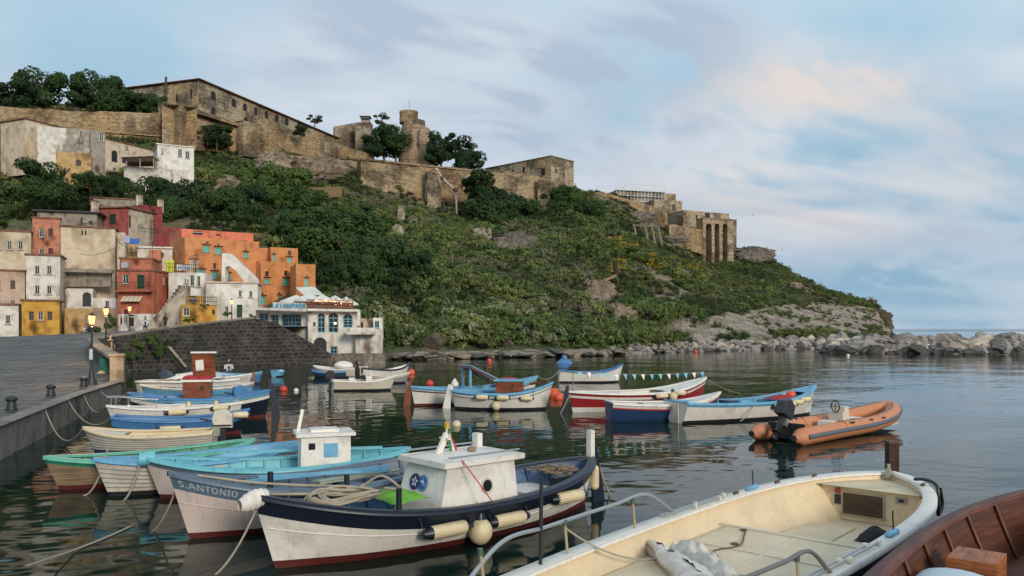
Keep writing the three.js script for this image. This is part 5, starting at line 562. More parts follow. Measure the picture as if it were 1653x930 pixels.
{
  const T = B1, c = V(-.35, 0, 0), w0 = 1.5, w1 = 1.35, h0 = .35, h1 = 1.42, l0 = 1.9, l1 = 1.55;   // cabin, tapering upward
  const trap = (x0, x1, z0, z1, y0, y1) => { const g = new THREE.BoxGeometry(1, 1, 1, 1, 1, 1), p = g.attributes.position; for (let i = 0; i < p.count; i++) { const up = p.getY(i) > 0, fx = p.getX(i) > 0; p.setXYZ(i, fx ? (up ? x1[1] : x0[1]) : (up ? x1[0] : x0[0]), up ? y1 : y0, Math.sign(p.getZ(i)) * (up ? z1 : z0) / 2); } g.computeVertexNormals(); return g; };
  add(T, 'cabin', trap([-1.0, .75], [-.95, .5], 1.3, 1.14, h0, 1.26), M.white);
  const rf = add(T, 'cabin_roof', gridGeo(14, 10, (u, v) => V(mix(-1.1, .62, u), 1.32 + .08 * Math.sin(u * 3.14) * Math.sin(v * 3.14), mix(-.66, .66, v))), M.white); add(rf, 'roof_edge', merge([box(1.76, .09, .05, -.24, 1.285, .65), box(1.76, .09, .05, -.24, 1.285, -.65), box(.05, .09, 1.25, .62, 1.285, 0), box(.05, .09, 1.25, -1.1, 1.285, 0)]), M.white); add(rf, 'roof_liner', box(1.7, .04, 1.24, -.24, 1.262, 0), M.offwhite);
  add(rf, 'hand_rail', merge([bar(V(-1.05, 1.4, .6), V(.5, 1.4, .6), .016), bar(V(-1.05, 1.4, -.6), V(.5, 1.4, -.6), .016)]), M.steel); add(rf, 'vent', merge([sph(.07, -.3, 1.43, -.2, 1.3, .7, 1)]), M.oldwood);
  for (const sd of [1, -1]) { const z = sd * .618, pw = add(T, 'porthole', place(new THREE.TorusGeometry(.115, .018, 8, 24), -.3, .85, z, sd * -.1), M.offwhite); add(pw, 'pane', place(new THREE.CircleGeometry(.11, 20), -.3, .85, z + sd * .006, sd * -.1), M.glass); }
  const emb = (kind) => { const n = 128, d = new Uint8Array(n * n * 4); for (let j = 0; j < n; j++) for (let i = 0; i < n; i++) { const x = (i - 64) / 64, y = (j - 64) / 64, r = Math.hypot(x, y), a = Math.atan2(y, x); let c = kind ? [40, 90, 160] : [24, 32, 84]; if (!kind) { const k = Math.PI * 2 / 5, q = Math.abs(((a - Math.PI / 2 + k * 10) % k) - k / 2) / (k / 2), rs = mix(.3, .68, Math.pow(q, 1.6)); if (r < rs) c = [225, 225, 232]; if (r < .3) c = [120, 126, 160]; } else { if (Math.abs(y + .25 * Math.sin(x * 4)) < .07 || Math.abs(x) < .05 && y > 0) c = [150, 190, 225]; if (r < .35 && y > 0) c = [190, 210, 230]; if (r > .8) c = [90, 140, 200]; } const o = (j * n + i) * 4; d[o] = c[0]; d[o + 1] = c[1]; d[o + 2] = c[2]; d[o + 3] = 255; } const t = new THREE.DataTexture(d, n, n); t.magFilter = THREE.LinearFilter; t.colorSpace = THREE.SRGBColorSpace; t.needsUpdate = true; return mat([.8, .8, .8], .6, { map: t }); };
  const tilt = g => g; for (const [z, k] of [[-.2, 1], [.02, 0]]) { const g = new THREE.CircleGeometry(.14, 28); place(g, 0, 0, 0, 0, Math.PI / 2, 0); g.applyMatrix4(M4().makeRotationZ(.268)); const m = add(T, 'emblem', g, emb(k)); m.position.set(.608 + (k ? 0 : .006), .92, z + .2); }
  add(T, 'mast', merge([beam(V(.22, 1.33, .1), V(.02, 1.7, .1), .06, .1), box(.05, .03, .26, .06, 1.62, .1), bar(V(.02, 1.68, .1), V(.02, 1.82, .1), .02)]), M.white); add(T, 'mast_light', box(.06, .1, .06, .02, 1.84, .1), mat([.6, .35, .02], .4));
  const fl = [[.03, .2, .06], [.6, .58, .55], [.5, .03, .04]]; fl.forEach((c, k) => add(T, 'flag_band', gridGeo(6, 8, (u, v) => V(.02 - .07 * (k + u) * (.4 + v * .7), 1.78 - v * .42 - .04 * (k + u), .05 + .025 * Math.sin(v * 5 + k))), mat(c, .9)));
  add(T, 'tall_post', box(.12, .26, .16, -1.06, 1.44, .58), M.white);
  for (const s of [-1, 1]) add(T, 'bollard', cyl(.045, .045, .36, 1.6, .9, s * .78), M.navy);
  add(T, 'bow_cover', (() => { const g = gridGeo(24, 14, (u, v) => { const a = v * 6.283, r = .13 * (1 + .06 * Math.sin(u * 34)) * Math.sqrt(Math.max(.02, 1 - Math.pow(u * 1.7 - .85, 2))); return V(T.info.L / 2 - .22 + u * .42, 1.1 - u * .1 + Math.cos(a) * r * 1.1, Math.sin(a) * r * 1.15); }); return g; })(), M.canvas);
  add(T, 'hatch', box(.5, .45, .1, -2.2, .55, -.55), M.black); add(T, 'engine_cover', box(.8, .12, 1, -2.0, .42, .1), M.white);
}
fenderOn(B1, .25, 1, .3, 'left cream roll fender on the foreground fishing boat side', 'roll', .8); fenderOn(B1, -.1, 1, .3, 'cream roll fender behind the ball fender on the foreground fishing boat', 'roll', .7); fenderOn(B1, .06, 1, .42, 'cream ball fender with navy collar on the foreground fishing boat', 'ball'); fenderOn(B1, -.54, 1, .24, 'cream roll fender near the stern of the foreground fishing boat', 'roll', .75); fenderOn(B1, -.97, 1, .34, 'upright tan fender at the stern post of the foreground fishing boat', 'stand', .55);
{
  const q = rng(31), pts = []; for (let k = 0; k < 60; k++) { const a = k * .9; pts.push(V(2.1 + Math.cos(a) * (.35 + q() * .3), .84 + q() * .12 + .001 * k, Math.sin(a) * (.25 + q() * .25))); } const W = (nm, lab, cat, g, m) => { const o = add(scene, nm, g, m); o.position.copy(B1.position); o.rotation.y = B1.rotation.y; return tag(o, lab, cat); };
  W('rope_heap', 'tangled heap of pale rope on the bow of the foreground fishing boat', 'rope', tube(pts, .022, 500, 5), M.rope);
  W('rope_heap', 'light rope coil along the bow deck with frayed end', 'rope', tube([V(3.4, 1.1, .1), V(2.8, .98, .35), V(2, .9, .3), V(1.5, .9, .5), V(1.3, 1.1, .2), V(1.2, .95, -.2), V(1.7, 1.05, -.5)], .022, 120, 6), M.rope);
  W('net_tray', 'green cloth bundle tied in front of the white cabin', 'cloth', gridGeo(16, 12, (u, v) => V(.8 + u * .75, .78 + .12 * Math.sin(u * 3.1) * Math.sin(v * 3.1) + (fbm(u * 6, v * 6, 1, 3) - .5) * .12, -.55 + v * 1.1)), M.greencloth);
  const nets = []; for (let k = 0; k < 40; k++) nets.push(bar(V(-2.9 + q() * .7, .74 + q() * .08, -.5 + q()), V(-2.9 + q() * .7, .76 + q() * .1, -.5 + q()), .014, 4)); W('net_heap', 'heap of fishing net at the stern of the foreground boat', 'net', merge(nets), M.oldwood);
  W('safety_line', 'thin red line from the cabin roof to the gunwale', 'rope', bar(V(.3, 1.36, -.68), V(.05, .72, -1.16), .011, 5), M.redBuoy);
}
const B2 = boat('fishing_boat', 'grey blue open boat with faded name on the bow strake', { group: boats, bow: [272, 764, 1.14], stern: [735, 728, .92], beam: 2.0, mid: .68, seam: .7, hull: M.pink, strake: M.greyblue, band: .26, inside: M.greyblue, gunwale: M.greyblue, ribs: 13, thwarts: [.35, -.2, -.5], fore: .78, cap: .12 });
{ const T = B2, i = T.info, g = lettering('S.ANTONIO', .11, .008), p = g.attributes.position; g.computeVertexNormals(); const c = g.boundingBox; for (let k = 0; k < p.count; k++) { const s = -p.getX(k), t = clamp(.84 + s / (i.L / 2), -1, .98), y = i.sheer(t) - .2 + p.getY(k), q = i.pt(t, y, -1); p.setXYZ(k, q.x, y, q.z - .012 - p.getZ(k)); } g.computeVertexNormals(); add(T, 'name_lettering', g, mat([.3, .36, .42], .6));
  add(T, 'oar', merge([beam(V(-1.5, .72, .3), V(1.6, .82, .1), .06, .06), beam(V(-1.2, .74, -.2), V(1.2, .8, .5), .05, .05)]), M.skyblue); add(T, 'plank', beam(V(-1.6, .66, .1), V(.4, .7, -.2), .25, .05), wood([.36, .42, .38])); add(T, 'bollard', cyl(.05, .05, .36, 1.5, .9, -.66), M.navy); }
const B3 = boat('fishing_boat', 'turquoise open boat with small white cabin', { group: boats, bow: [232, 738, .88], stern: [662, 723, .8], beam: 1.8, mid: .6, hull: M.pink, strake: M.greyblue, band: .16, inside: M.turq, gunwale: M.turq, ribs: 13, thwarts: [.45, .2], fore: .8, deck: M.turq, cap: .13 });
{ const T = B3; add(T, 'cabin', box(1.05, .85, .9, -.85, .78, 0), M.white); const r = add(T, 'cabin_roof', box(1.25, .07, 1.05, -.85, 1.24, 0), M.white); add(r, 'roof_hatch', box(.6, .06, .5, -.85, 1.305, 0), M.white); add(T, 'cabin_window', box(.14, .14, .02, -.55, 1.0, -.455), M.glass); add(T, 'cabin_sticker', box(.3, .3, .012, -.95, .9, -.457), M.skyblue); add(T, 'exhaust_mast', merge([beam(V(-.3, 1.25, .1), V(-.4, 1.75, .1), .06, .07)]), M.white); add(T, 'bow_block', (() => { const g = gridGeo(8, 10, (u, v) => V(T.info.L / 2 - .22 + u * .3, .84 + Math.cos(v * 6.28) * .14, Math.sin(v * 6.28) * .12)); return g; })(), M.turq); add(T, 'fender_plank', beam(V(-2.2, .8, .3), V(1.2, .82, .55), .12, .05), M.turq); }
const B4 = boat('rowing_boat', 'white clinker boat with light blue deck between the turquoise and green boats', { group: boats, bow: [150, 741, .82], stern: [488, 713, .75], beam: 1.7, mid: .62, hull: M.offwhite, clinker: M.grey, strake: M.blue, band: .08, inside: M.skyblue, gunwale: M.skyblue, fore: .05, deck: M.skyblue, bottom: M.bottomDark, cap: .1 });
const B5 = boat('rowing_boat', 'green open boat moored behind the light blue deck boat', { group: boats, bow: [70, 738, .75], stern: [410, 709, .72], beam: 1.6, mid: .56, hull: M.oldwood, strake: M.green, band: .14, inside: M.green, gunwale: M.mint, ribs: 10, thwarts: [.5, .1, -.3], bottom: M.bottomRed });
const B6 = boat('dinghy', 'white clinker dinghy with outboard motor', { group: boats, bow: [134, 690, .72], stern: [347, 694, .56], beam: 1.5, mid: .5, transom: 1, hull: M.offwhite, clinker: M.grey, band: .04, strake: M.brown, inside: M.cream, gunwale: M.cream, bottom: M.darkblue, thwarts: [.3, -.35], floor: .25, fore: .35, deck: M.offwhite });
outboard(B6, 'old cream outboard motor on the white clinker dinghy', -B6.info.L / 2 - .1, .55, 0, M.offwhite, 1.05);
const B7 = boat('rowing_boat', 'bright blue rowing boat with single fender', { group: boats, bow: [403, 660, .82], stern: [183, 672, .7], beam: 1.5, mid: .55, transom: .7, hull: M.navy, strake: M.blue, band: .3, inside: M.blue, gunwale: M.blue, thwarts: [.3, -.3], bottom: M.bottomRed }); fenderOn(B7, -.15, -1, .25, 'cream fender on the bright blue rowing boat', 'roll', .7); fenderOn(B7, .88, -1, .1, 'small white fender at the tip of the bright blue rowing boat', 'roll', .5);
const B8 = boat('motor_boat', 'white motor boat with steel bow rail and blue covered outboard', { group: boats, bow: [171, 655, .85], stern: [378, 648, .72], beam: 1.7, mid: .66, transom: 1, hull: M.white, strake: M.blue, band: .08, inside: M.white, gunwale: M.white, fore: .45, deck: M.white, floor: .3, thwarts: [-.3], bottom: M.bottomRed });
{ const T = B8, i = T.info, pts = sd => [0.98, .85, .6, .35].map(t => { const p = i.pt(t, i.sheer(t), sd * .96); return p.add(V(0, t > .9 ? .3 : .35, 0)); }); add(T, 'bow_rail', merge([tube([...pts(1).reverse(), ...pts(-1)], .02, 50), ...[.9, .6, .38].flatMap(t => [1, -1].map(s => { const p = i.pt(t, i.sheer(t), s * .96); return bar(p, p.clone().add(V(0, .34, 0)), .015, 5); }))]), M.steel); }
outboard(B8, 'blue covered outboard on the white boat with bow rail', -B8.info.L / 2 - .1, .78, 0, M.blue, .95); fenderOn(B8, .1, -1, .12, 'cream fender laid along the railed white boat', 'roll', .7); fenderOn(B8, -.6, -1, .1, 'yellowed fender near the motor of the railed white boat', 'roll', .6);
const B9 = boat('fishing_boat', 'navy fishing boat with pale blue deck edge and brown cabin', { group: boats, bow: [206, 634, 1.08], stern: [437, 629, 1.1], beam: 2, mid: .85, hull: M.navy, stripe: [M.white, .02, .14], strake: M.skyblue, band: .18, inside: M.skyblue, gunwale: M.blue, fore: .5, aft: .55, deck: M.skyblue, rudder: 1, rudderMat: M.navy, sternpost: .6, stemMat: M.navy, bottom: M.bottomRed });
{ const T = B9; add(T, 'cabin', box(1.0, .62, 1.1, .1, 1.18, 0), M.varnish); add(T, 'cabin_window', box(.14, .14, .03, -.1, 1.25, -.56), M.dark); add(T, 'cabin_trim', box(1.15, .08, 1.25, .1, 1.53, 0), M.white); add(T, 'open_hatch', place(box(.85, 1.0, .07), -.12, 2.08, -.1, -.12, .35, -.06), M.varnish); add(T, 'hatch_window', place(box(.3, .42, .02), .02, 2.12, -.2, -.12, .35, -.06), M.white); add(T, 'hatch_roof', box(.95, .06, .5, -.12, 2.62, 0), M.white); add(T, 'deck_cushion', merge([sph(.25, .3, 1.62, -.2, 1.4, .5, 1), sph(.2, -.2, 1.62, -.3, 1.4, .5, 1)]), M.redcloth); }
fenderOn(B9, -.25, -1, .28, 'white upright fender on the navy boat, left one', 'stand', .42); fenderOn(B9, .12, -1, .28, 'white upright fender on the navy boat, right one', 'stand', .42);
const B10 = boat('fishing_boat', 'light blue boat with red stern post behind the navy boat', { group: boats, bow: [226, 621, .95], stern: [410, 617, .95], beam: 1.9, mid: .75, hull: M.skyblue, strake: M.offwhite, band: .1, inside: M.skyblue, gunwale: M.offwhite, fore: .4, aft: .5, deck: M.brown, sternpost: .7, stemMat: M.varnish, bottom: M.bottomDark });
const B11 = boat('motor_boat', 'white cuddy motor boat with rounded deck behind the light blue boat', { group: boats, bow: [388, 612, .95], stern: [230, 615, .8], beam: 2, mid: .85, transom: .8, hull: M.white, strake: M.skyblue, band: .1, inside: M.white, gunwale: M.white, fore: -.3, deck: M.offwhite, bottom: M.darkblue });
{ const T = B11; add(T, 'cuddy', gridGeo(16, 10, (u, v) => { const a = (v - .5) * 2.6; return V(mix(-1, 1.6, u), .9 + Math.cos(a) * .42 * Math.sin(.25 + u * 2.6), Math.sin(a) * .8); }), M.white); add(T, 'windscreen', gridGeo(6, 6, (u, v) => { const a = (v - .5) * 2; return V(-1.2 - u * .3, .95 + u * .45 * Math.cos(a), Math.sin(a) * .8); }), M.glass); }
const farB = [
  ['motor_boat', 'long pale motor boat with people aboard by the dark wall', { bow: [408, 603, .75], stern: [292, 604, .7], beam: 2, transom: .9, hull: M.offwhite, strake: M.white, inside: M.white, fore: .2, deck: M.offwhite, bottom: M.bottomDark }], ['motor_boat', 'blue motor boat alongside the pale one by the dark wall', { bow: [424, 600, .8], stern: [330, 600, .75], beam: 1.8, transom: .9, hull: M.blue, strake: M.skyblue, inside: M.white, fore: .3, deck: M.skyblue, bottom: M.bottomDark }],
  ['dinghy', 'tiny pale blue dinghy under the corner of the stone wall', { bow: [455, 597, .5], stern: [442, 598, .5], beam: .9, transom: .8, hull: M.skyblue, inside: M.white, bottom: M.bottomDark }], ['motor_boat', 'white cabin cruiser with canvas hood below the restaurant', { bow: [506, 590, .85], stern: [588, 592, .8], beam: 1.9, transom: .9, hull: M.offwhite, strake: M.white, inside: M.white, fore: .1, deck: M.white, bottom: M.bottomDark }], ['rowing_boat', 'dark blue rowing boat in front of the white cruiser', { bow: [503, 597, .55], stern: [562, 599, .5], beam: 1.3, hull: M.darkblue, inside: M.blue, strake: M.blue, band: .1, bottom: M.bottomDark }],
  ['motor_boat', 'long white open motor boat with black outboard off the restaurant', { bow: [639, 606, .85], stern: [539, 614, .6], beam: 1.5, mid: .55, transom: 1, hull: M.offwhite, inside: M.cream, gunwale: M.white, floor: .25, thwarts: [.1, -.4], fore: .4, deck: M.white, bottom: M.bottomDark }], ['rowing_boat', 'white rowing boat with raised bow beside the shore rocks', { bow: [661, 586, 1], stern: [585, 594, .75], beam: 1.6, hull: M.white, strake: M.navy, band: .1, inside: M.white, bottom: M.bottomDark }], ['rowing_boat', 'pale grey rowing boat in front of the raised white bow', { bow: [662, 601, .7], stern: [585, 603, .65], beam: 1.4, hull: M.grey, strake: M.offwhite, inside: M.oldwood, bottom: M.bottomDark, thwarts: [.2, -.3] }]].map(([n, l, o]) => boat(n, l, { group: boats, ...o }));
outboard(farB[5], 'black outboard on the long white open motor boat', -farB[5].info.L / 2 - .1, .6, 0, M.black, 1); add(farB[3], 'canvas_hood', sph(.6, -.4, .85, 0, 1.2, .6, .95), M.canvas); add(farB[5], 'console', merge([box(.4, .5, .6, .2, .6, 0), box(.05, .35, .55, .35, .98, 0)]), M.white); add(farB[5], 'cool_box', box(.45, .3, .4, -.7, .6, .1), M.white);
const B19 = boat('fishing_boat', 'white boat with blue rim and propped wooden hatch, rear of the middle pair', { group: boats, bow: [868, 607, 1.2], stern: [663, 624, .9], beam: 1.9, mid: .72, hull: M.white, strake: M.skyblue, band: .13, inside: M.skyblue, gunwale: M.skyblue, stripe: [M.brown, .03, .06], bottom: M.bottomRed, fore: .5, aft: .6, deck: M.skyblue, rudder: 1, rudderMat: M.varnish });
{ const T = B19; add(T, 'hatch_cover', beam(V(-.6, 1.75, 0), V(.75, 1.1, 0), 1.3, .1), M.varnish); add(T, 'hatch_rim', beam(V(-.62, 1.82, 0), V(.77, 1.17, 0), 1.4, .05), M.skyblue); for (const s of [-.4, .4]) add(T, 'prop', beam(V(-.55, .7, s), V(-.55, 1.75, s), .1, .1), M.skyblue); add(T, 'mast_stub', bar(V(.6, .9, 0), V(.55, 1.9, 0), .04), M.brown); add(T, 'red_cover', sph(.5, 1.7, 1.0, 0, 1.2, .4, .9), M.redcloth); }
const B20 = boat('fishing_boat', 'white boat with blue rim and small varnished cabin, front of the middle pair', { group: boats, bow: [893, 617, 1.2], stern: [728, 630, .82], beam: 1.7, mid: .72, hull: M.white, strake: M.skyblue, band: .12, inside: M.skyblue, gunwale: M.skyblue, stripe: [M.dark, .1, .03], bottom: M.bottomDark, fore: .35, aft: .5, deck: M.skyblue, rudder: 1, rudderMat: M.white, sternpost: .4 });
{ const T = B20; add(T, 'cabin', box(1.2, .5, .9, .35, 1.0, 0), M.varnish); add(T, 'cabin_window', box(.12, .12, .02, .5, 1.05, .46), M.dark); add(T, 'cabin_roof', box(1.35, .06, 1.05, .35, 1.28, 0), M.skyblue); add(T, 'bow_awning', beam(V(1.3, 1.1, -.3), V(2.1, 1.25, -.05), .5, .1), M.brown); }
fenderOn(B20, -.35, -1, .15, 'tan roll fender at the stern of the varnished cabin boat', 'roll', .5); fenderOn(B20, .05, -1, .15, 'tan roll fender amidships on the varnished cabin boat', 'roll', .5); fenderOn(B20, -.08, -1, .5, 'white ball fender low on the varnished cabin boat', 'ball'); fenderOn(B20, .5, -1, .3, 'orange tinted fender under the bow of the varnished cabin boat', 'roll', .5);
const B21 = boat('rowing_boat', 'distant white rowing boat with blue gunwale in the open basin', { group: boats, bow: [1006, 588, 1.2], stern: [902, 597, .85], beam: 1.5, mid: .68, transom: .6, hull: M.white, strake: M.brown, band: .08, gunwale: M.blue, inside: M.blue, bottom: M.bottomDark, thwarts: [.3, -.3] });
const B22 = boat('fishing_boat', 'dark red boat with white stripe and bunting line', { group: boats, bow: [1140, 609, 1.35], stern: [918, 632, .9], beam: 2.0, mid: .78, hull: M.red, strake: M.red, band: .1, stripe: [M.white, .06, .1], gunwale: M.white, inside: M.white, boot: .22, bottom: M.white, fore: .3, aft: .3, deck: M.white, rudder: 1, rudderMat: M.navy });
{ const T = B22, a = V(-T.info.L / 2 + .2, 1.75, 0), b = V(T.info.L / 2 - .1, 1.6, 0); hang('bunting', 'line of pale blue pennants strung over the dark red boat', 'bunting', null, T, V(0, 0, 0), g => { add(g, 'line', tube(sag(a, b, .12), .008, 40, 4), M.rope); for (let k = 0; k < 15; k++) { const p = a.clone().lerp(b, (k + .5) / 15); p.y -= .12 * 4 * ((k + .5) / 15) * (1 - (k + .5) / 15); const s = new THREE.BufferGeometry().setFromPoints([p, p.clone().add(V(.2, 0, 0)), p.clone().add(V(.12, -.26, .06))]); s.computeVertexNormals(); add(g, 'pennant', s, [M.turq, M.white, M.skyblue][k % 3]); } }); add(T, 'flag_staff', merge([bar(V(a.x, .8, 0), a, .02), bar(V(b.x, 1.3, 0), b, .02)]), M.oldwood); }
fenderOn(B22, .12, -1, .12, 'white roll fender amidships on the dark red boat', 'roll', .62); fenderOn(B22, .42, -1, .12, 'white roll fender toward the bow of the dark red boat', 'roll', .45); fenderOn(B22, .3, -1, .2, 'dark ball fender between the white ones on the red boat', 'ball');
const B23 = boat('rowing_boat', 'dark blue and white boat with red line between the red boat and the white one', { group: boats, bow: [1163, 633, 1.05], stern: [983, 649, .72], beam: 1.6, mid: .64, transom: 1, hull: M.darkblue, strake: M.white, band: .16, stripe: [M.redBuoy, 0, .05], gunwale: M.white, inside: M.white, fore: -.4, deck: M.white, bottom: M.darkblue, transomMat: M.darkblue });
const B24 = boat('fishing_boat', 'white open boat with bright blue rim and row of fenders', { group: boats, bow: [1317, 622, 1.2], stern: [1091, 649, .78], beam: 1.9, mid: .68, transom: 1, hull: M.white, strake: M.skyblue, band: .14, gunwale: M.skyblue, inside: M.skyblue, ribs: 10, floorMat: M.cream, floor: .2, thwarts: [.5, .15, -.35], bottom: M.bottomDark, fore: .75, deck: M.skyblue });
{ const T = B24; add(T, 'rudder_board', box(.06, .75, .32, -T.info.L / 2 - .06, .38, .1), M.offwhite); add(T, 'red_cover', gridGeo(10, 8, (u, v) => V(1.1 + u * 1.3, .72 + .14 * Math.sin(u * 3.1) * Math.sin(v * 3.1) + (fbm(u * 5, v * 5, 3, 3) - .5) * .1, (v - .5) * 1.1)), M.redcloth); add(T, 'pilot_box', box(.5, .35, .6, -1.2, .6, .2), M.darkblue); [.18, .34, .48, .62].forEach((t, k) => fenderOn(T, t, -1, .16, ['leftmost of the four fenders on the blue rimmed boat', 'second from left of the four fenders on the blue rimmed boat', 'third from left of the four fenders on the blue rimmed boat', 'rightmost of the four fenders on the blue rimmed boat'][k], 'roll', .55)); hang('buoy', 'orange float lying in the bow of the blue rimmed boat', 'buoy', null, T, V(2.2, .85, 0), g => { add(g, 'float', sph(.2, 0, 0, 0, 1, .9, 1), M.orangeBuoy); }); }
{ // inflatable
  const b = G(1436, 672, .3), s = G(1268, 698, .3), L = b.distanceTo(s), mid = b.clone().add(s).multiplyScalar(.5), T = thing('inflatable_boat', 'orange inflatable dinghy with steering console and black outboard', 'boat', boats, V(mid.x, 0, mid.z), Math.atan2(-(b.z - s.z), b.x - s.x)); const org = mat([.52, .21, .1], .55, { map: paintT }), w = .72, r = .27;
  const side = sd => [V(-L / 2 - .35, .25, sd * w), V(-L / 4, .28, sd * w), V(L * .12, .32, sd * w), V(L * .36, .45, sd * w * .72), V(L * .47, .58, sd * w * .28), V(L * .49, .62, 0)];
  for (const sd of [1, -1]) { add(T, 'tube', tube(side(sd), r, 60, 16), org); add(T, 'tail_cone', cyl(r, .1, .4, -L / 2 - .54, .25, sd * w, 16, 0, Math.PI / 2), org); add(T, 'cone_end', cyl(.1, .09, .06, -L / 2 - .76, .25, sd * w, 12, 0, Math.PI / 2), M.black); const st = side(sd).map(p => p.clone().add(V(0, .02, sd * (r - .04)))); add(T, 'rubbing_strake', tube(st.map((p, i) => i > 3 ? p.clone().add(V(i > 4 ? r * .9 : .12, 0, 0)) : p), .085, 60, 8), mat([.1, .11, .13], .6)); add(T, 'grab_line', tube(side(sd).slice(1, 5).map(p => p.clone().add(V(0, r, 0))), .015, 30, 5), M.black); for (const x of [-1.5, -.5, .5, 1.0]) add(T, 'tube_seam', place(new THREE.TorusGeometry(r + .004, .012, 6, 28), x, .29 + (x > .8 ? .05 : 0), sd * (w - (x > .8 ? .04 : 0)), 0, Math.PI / 2), mat([.38, .14, .07], .6)); for (const x of [-1.1, .2, 1.1]) add(T, 'handle', box(.22, .05, .12, x, .5, sd * (w + .17)), M.black); }
  add(T, 'floor', box(L * .86, .06, w * 1.6, -.1, .14, 0), M.offwhite); add(T, 'transom', box(.08, .5, w * 1.7, -L / 2 + .05, .35, 0), M.black); add(T, 'console', merge([box(.45, .55, .5, -.2, .45, 0), box(.3, .2, .45, -.12, .8, 0)]), M.offwhite); add(T, 'steering_wheel', merge([place(new THREE.TorusGeometry(.2, .02, 6, 20), -.45, .92, 0, 0, Math.PI / 2 - .4, 0), bar(V(-.45, .92, -.18), V(-.45, .92, .18), .012), bar(V(-.45, .74, 0), V(-.45, 1.1, 0), .012)]), M.black); add(T, 'seat', box(.45, .3, .5, -.95, .32, 0), M.white); add(T, 'bow_cushion', box(.7, .22, .8, 1.2, .3, 0), M.canvas);
  outboard(T, 'black outboard motor on the orange inflatable', -L / 2 - .1, .66, 0, M.black, 1.15, -.55); T.info = { L };
}
